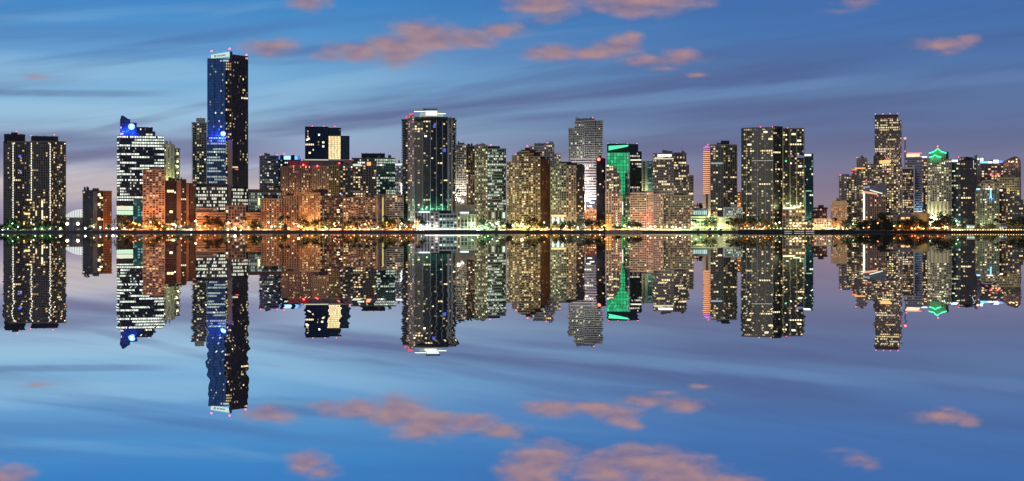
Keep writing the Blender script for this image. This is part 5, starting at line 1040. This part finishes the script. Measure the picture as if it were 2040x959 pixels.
for px, py, c in A: lamp(px, py, c, 45 if px < 126 else (70 if 1700 < px < 1892 else 150))
for px, py, c, L, r in ((134, 446, Wt, 900, 1.2), (155, 446, Wt, 900, 1.2), (390, 441, Wt, 500, .8), (575, 455, O_, 900, 1.0), (468, 455, Wt, 500, 1.1), (595, 451, Wt, 500, .9), (1040, 448, Wt, 900, 1.1), (225, 456, Wt, 500, .9), (120, 455, Wt, 500, .8), (170, 455, Wt, 500, .8)): lamp(px, py, c, L, r)
for k in range(95):
    px = rng.choice((rng.uniform(228, 830), rng.uniform(228, 830), rng.uniform(1012, 1380), rng.uniform(1480, 1690), rng.uniform(1700, 1890), rng.uniform(940, 1010)))
    c = rng.choice((O_, O_, O_, Y_, Wt) if px < 835 else (Y_, Wt, Y_, G_) if px < 1400 else (O_, Y_, O_)); lamp(px, rng.uniform(443, 455), c, 110 if px < 1400 else 50, rng.uniform(.55, .8), 2006 + rng.uniform(0, 6))
for k in range(31): lamp(1477 + 7.2 * k + rng.uniform(-.8, .8), 454.8 + .012 * k, rng.choice((Wt, Wt, Y_)), 22, .38, 1999.5, 'quay_light', 'quay light')
for k in range(29): lamp(1897 + 5.1 * k, 459.3, Y_ if k % 3 else Wt, 30, .45, 1999.8, 'quay_light', 'quay light')
for k in range(26): lamp(640 + 7.6 * k + rng.uniform(-4, 4), 457.6 - rng.uniform(0, 1.5), rng.choice((Wt, Y_, O_)), 22, .34, 1999.8, 'quay_light', 'quay light')

# ------------------------------------------------------------------ sky
w = bpy.data.worlds.new('World'); scene.world = w; w.use_nodes = True; w.node_tree.nodes.clear(); t = NT(w.node_tree)
SUN_AZ, SUN_EL = -30, 12          # the afterglow comes from behind us on the left
d = t.n('ShaderNodeTexCoord').outputs['Generated']; dx, dy, dz = t.sep(d)
az = t.m('ARCTAN2', dx, dy); q = t.m('MULTIPLY', t.m('TANGENT', az), F) if False else t.m('MULTIPLY', az, F)
hyp = t.m('SQRT', t.m('ADD', t.m('MULTIPLY', dx, dx), t.m('MULTIPLY', dy, dy)))
# seen from the shore: Q across in picture widths of 2040 (arc), P up from the horizon
P = t.m('MULTIPLY', t.m('ARCTAN2', dz, hyp), F); Q = t.m('ADD', q, 1020.0)
pn = t.m('DIVIDE', P, 1400.0, clamp=True)
def stops(rows): return [(p / 1400.0, lin(*c)) for p, c in rows]
left = t.ramp(pn, stops([(0, (150, 138, 164)), (45, (168, 158, 182)), (76, (208, 196, 198)), (106, (206, 198, 204)), (140, (166, 174, 204)), (190, (158, 190, 220)), (245, (144, 192, 228)), (300, (122, 180, 226)), (355, (98, 158, 214)), (410, (74, 150, 214)), (470, (54, 134, 206)), (700, (58, 112, 180)), (1400, (62, 92, 146))]))
right = t.ramp(pn, stops([(0, (160, 136, 150)), (50, (148, 130, 150)), (110, (128, 122, 154)), (165, (106, 116, 158)), (215, (92, 112, 160)), (270, (88, 118, 170)), (330, (78, 116, 176)), (400, (66, 114, 180)), (470, (58, 108, 178)), (700, (58, 100, 166)), (1400, (60, 88, 138))]))
base = t.mix(t.sstep(Q, 350.0, 1650.0), left, right)
# thin slanting streaks of cloud
rot = t.m('ADD', P, t.m('MULTIPLY', Q, -.13))
sv = t.xyz(t.m('DIVIDE', Q, 640.0), t.m('DIVIDE', rot, 62.0), 3.0)
s1 = t.noise(sv, 1.0, 5, .55, .35)[0]
s2 = t.noise(t.xyz(t.m('DIVIDE', Q, 420.0), t.m('DIVIDE', rot, 26.0), 9.0), 1.0, 4, .55, .25)[0]
st_ = t.m('ADD', t.m('MULTIPLY', t.sstep(s1, .46, .68), .75), t.m('MULTIPLY', t.sstep(s2, .5, .72), .28))
# broad bands where the photograph has them: (Qa, Pa, Qb, Pb, half width, weight)
def band(qa, pa, qb, pb, hw, wgt, soft=140.0):
    L = math.hypot(qb - qa, pb - pa); ux, uy = (qb - qa) / L, (pb - pa) / L
    x = t.m('SUBTRACT', Q, qa); y = t.m('SUBTRACT', P, pa)
    al = t.m('ADD', t.m('MULTIPLY', x, ux), t.m('MULTIPLY', y, uy)); ac = t.m('ABSOLUTE', t.m('ADD', t.m('SUBTRACT', t.m('MULTIPLY', y, ux), t.m('MULTIPLY', x, uy)), t.m('MULTIPLY_ADD', s1, hw * 1.6, -hw * .8)))
    e = t.m('MULTIPLY', t.sstep(al, -soft, soft), t.m('SUBTRACT', 1.0, t.sstep(al, L - soft, L + soft)))
    return t.m('MULTIPLY', t.m('MULTIPLY', e, t.m('SUBTRACT', 1.0, t.sstep(ac, hw * .25, hw))), wgt)
def bands(rows):
    M = None
    for b in rows:
        v = band(*b); M = v if M is None else t.m('MAXIMUM', M, v)
    return M
M = bands(((470, 185, 1760, 340, 34, .70, 220), (900, 205, 1900, 262, 30, .45, 200), (-200, 154, 560, 158, 42, .72), (150, 172, 430, 246, 12, .42, 60), (-200, 258, 330, 264, 10, .42, 80), (-200, 362, 520, 392, 26, .34), (540, 350, 830, 372, 14, .40, 90), (1300, 330, 2200, 372, 32, .38), (300, 428, 1000, 400, 30, .18), (1000, 158, 2200, 176, 34, .40), (560, 215, 900, 262, 12, .3, 80)))
st_ = t.m('MINIMUM', t.m('ADD', t.m('MULTIPLY', st_, .58), M), .88)
fade = t.m('SUBTRACT', 1.0, t.sstep(P, 900.0, 1300.0))
scol = t.ramp(pn, stops([(0, (134, 116, 142)), (90, (126, 122, 156)), (170, (104, 108, 152)), (250, (88, 102, 154)), (320, (80, 112, 168)), (400, (74, 126, 188)), (470, (66, 120, 188)), (1400, (30, 60, 110))]))
scol = t.mix(t.sstep(Q, 600.0, 1500.0), scol, t.ramp(pn, stops([(0, (142, 122, 140)), (100, (122, 116, 146)), (200, (88, 96, 142)), (300, (76, 94, 148)), (400, (62, 100, 162)), (1400, (30, 60, 110))])))
sky = t.mix(t.m('MULTIPLY', st_, fade), base, scol)
# paler veils between them
s3 = t.noise(t.xyz(t.m('DIVIDE', Q, 560.0), t.m('DIVIDE', t.m('ADD', P, t.m('MULTIPLY', Q, -.09)), 34.0), 21.0), 1.0, 4, .5, .3)[0]
LB = bands(((-200, 300, 480, 312, 34, .35), (-200, 232, 480, 226, 22, .45), (980, 238, 1720, 292, 16, .40, 160), (500, 255, 860, 318, 26, .30), (900, 200, 1300, 222, 14, .22), (1500, 262, 2100, 300, 20, .18)))
bl = t.m('MAXIMUM', LB, t.m('MULTIPLY', t.m('MULTIPLY', t.sstep(s3, .5, .78), .22), t.m('SUBTRACT', 1.0, t.sstep(Q, 900.0, 2100.0))))
lcol = t.mix(t.sstep(Q, 500.0, 1300.0), lin(166, 208, 236), lin(118, 156, 204))
sky = t.mix(t.m('MULTIPLY', bl, fade), sky, lcol)
# rosy cumulus: (centre x, y, half width, half height, weight)
E = [(800, 105, 75, 30, 1), (850, 80, 80, 30, 1), (720, 112, 75, 18, .9), (655, 118, 40, 9, .6), (930, 84, 70, 18, .9), (1005, 68, 42, 17, .95), (545, 103, 58, 15, .85), (1110, 110, 60, 17, 1), (1180, 112, 60, 14, 1), (1232, 97, 50, 18, 1), (1262, 84, 24, 13, 1), (1290, 126, 55, 11, .9), (1355, 120, 46, 14, .9), (1320, 143, 30, 6, .5), (1388, 156, 18, 5, .6),
     (1088, 8, 70, 36, 1.1), (1055, -14, 64, 30, 1.1), (1290, 6, 90, 32, 1.1), (1210, -8, 70, 34, 1), (1340, -12, 95, 36, 1.1), (1420, -30, 90, 20, 1), (615, 8, 40, 22, .85), (645, -10, 34, 16, .7), (1855, 110, 52, 13, .9), (1905, 100, 22, 10, .8), (1865, 122, 20, 7, .7), (98, 171, 34, 6, .5), (20, 2, 66, 28, .95), (1690, 22, 40, 12, .5), (1722, 10, 18, 14, .5), (1655, 38, 30, 8, .35), (1400, -22, 60, 14, .8), (1020, 70, 20, 14, .7)]
cn = t.noise(t.xyz(t.m('DIVIDE', Q, 58.0), t.m('DIVIDE', P, 30.0), 2.0), 1.0, 4, .5, .15)[0]
QP = t.xyz(Q, P); mk = None
for cx, cy, rx, ry, wg in E:
    e = t.vm('MULTIPLY', QP, (.88 / rx, .85 / ry, 0)); dd = t.vm('DISTANCE', e, (.88 * cx / rx, .85 * (463 - cy) / ry, 0), out=1)
    v = t.m('MULTIPLY', t.m('SUBTRACT', 1.25, dd), wg); mk = v if mk is None else t.m('MAXIMUM', mk, v)
cb = t.noise(t.xyz(t.m('DIVIDE', Q, 58.0), t.m('DIVIDE', t.m('SUBTRACT', P, 9.0), 30.0), 2.0), 1.0, 1, .4, .1)[0]
dens = t.sstep(t.m('ADD', mk, t.m('MULTIPLY_ADD', cn, 1.35, -.72)), -.06, .95)
ccol = t.mix(t.m('MULTIPLY_ADD', t.m('SUBTRACT', cn, cb), 1.9, .55, clamp=True), lin(136, 114, 144), lin(190, 146, 140))
sky = t.mix(t.m('MULTIPLY', dens, .86), sky, ccol)
# the physical dusk sky adds its share
ns = t.n('ShaderNodeTexSky', sky_type='NISHITA'); ns.sun_disc = False; ns.sun_elevation = R(SUN_EL); ns.sun_rotation = R(180 - SUN_AZ)
bg1 = t.n('ShaderNodeBackground'); t.set(bg1.inputs[0], sky); bg1.inputs[1].default_value = .885
bg2 = t.n('ShaderNodeBackground'); t.set(bg2.inputs[0], ns.outputs[0]); bg2.inputs[1].default_value = .004
add = t.n('ShaderNodeAddShader'); w.node_tree.links.new(bg1.outputs[0], add.inputs[0]); w.node_tree.links.new(bg2.outputs[0], add.inputs[1])
ow = t.n('ShaderNodeOutputWorld'); w.node_tree.links.new(add.outputs[0], ow.inputs[0])
# the last warm light of the day
L = bpy.data.lights.new('sun', 'SUN'); L.energy = SUN_E; L.angle = R(14); L.color = (1, .86, .70)
so = bpy.data.objects.new('sun', L); link(so)
e = R(SUN_EL); sd = Vector((math.sin(R(180 - SUN_AZ)) * math.cos(e), math.cos(R(180 - SUN_AZ)) * math.cos(e), math.sin(e)))
so.rotation_euler = (-sd).to_track_quat('-Z', 'Y').to_euler()

# ------------------------------------------------------------------ camera and render
cam = bpy.data.cameras.new('camera'); co = bpy.data.objects.new('camera', cam); link(co)
co.location = (0, 0, CAM_H); co.rotation_euler = (R(90), 0, 0)
cam.sensor_width = 36; cam.lens = F / 2040 * 36; cam.shift_y = -(479.5 - YH) / 2040; cam.clip_start = .5; cam.clip_end = 100000
scene.camera = co
vs = scene.view_settings; vs.view_transform = 'Standard'; vs.look = 'None'; vs.exposure = 0; vs.gamma = 1; vs.use_curve_mapping = False
cy = scene.cycles; cy.max_bounces = 5; cy.diffuse_bounces = 1; cy.glossy_bounces = 3; cy.sample_clamp_indirect = 1.5; cy.caustics_reflective = False; cy.caustics_refractive = False; cy.use_denoising = DENOISE
scene.render.engine = 'CYCLES'; scene.render.film_transparent = False
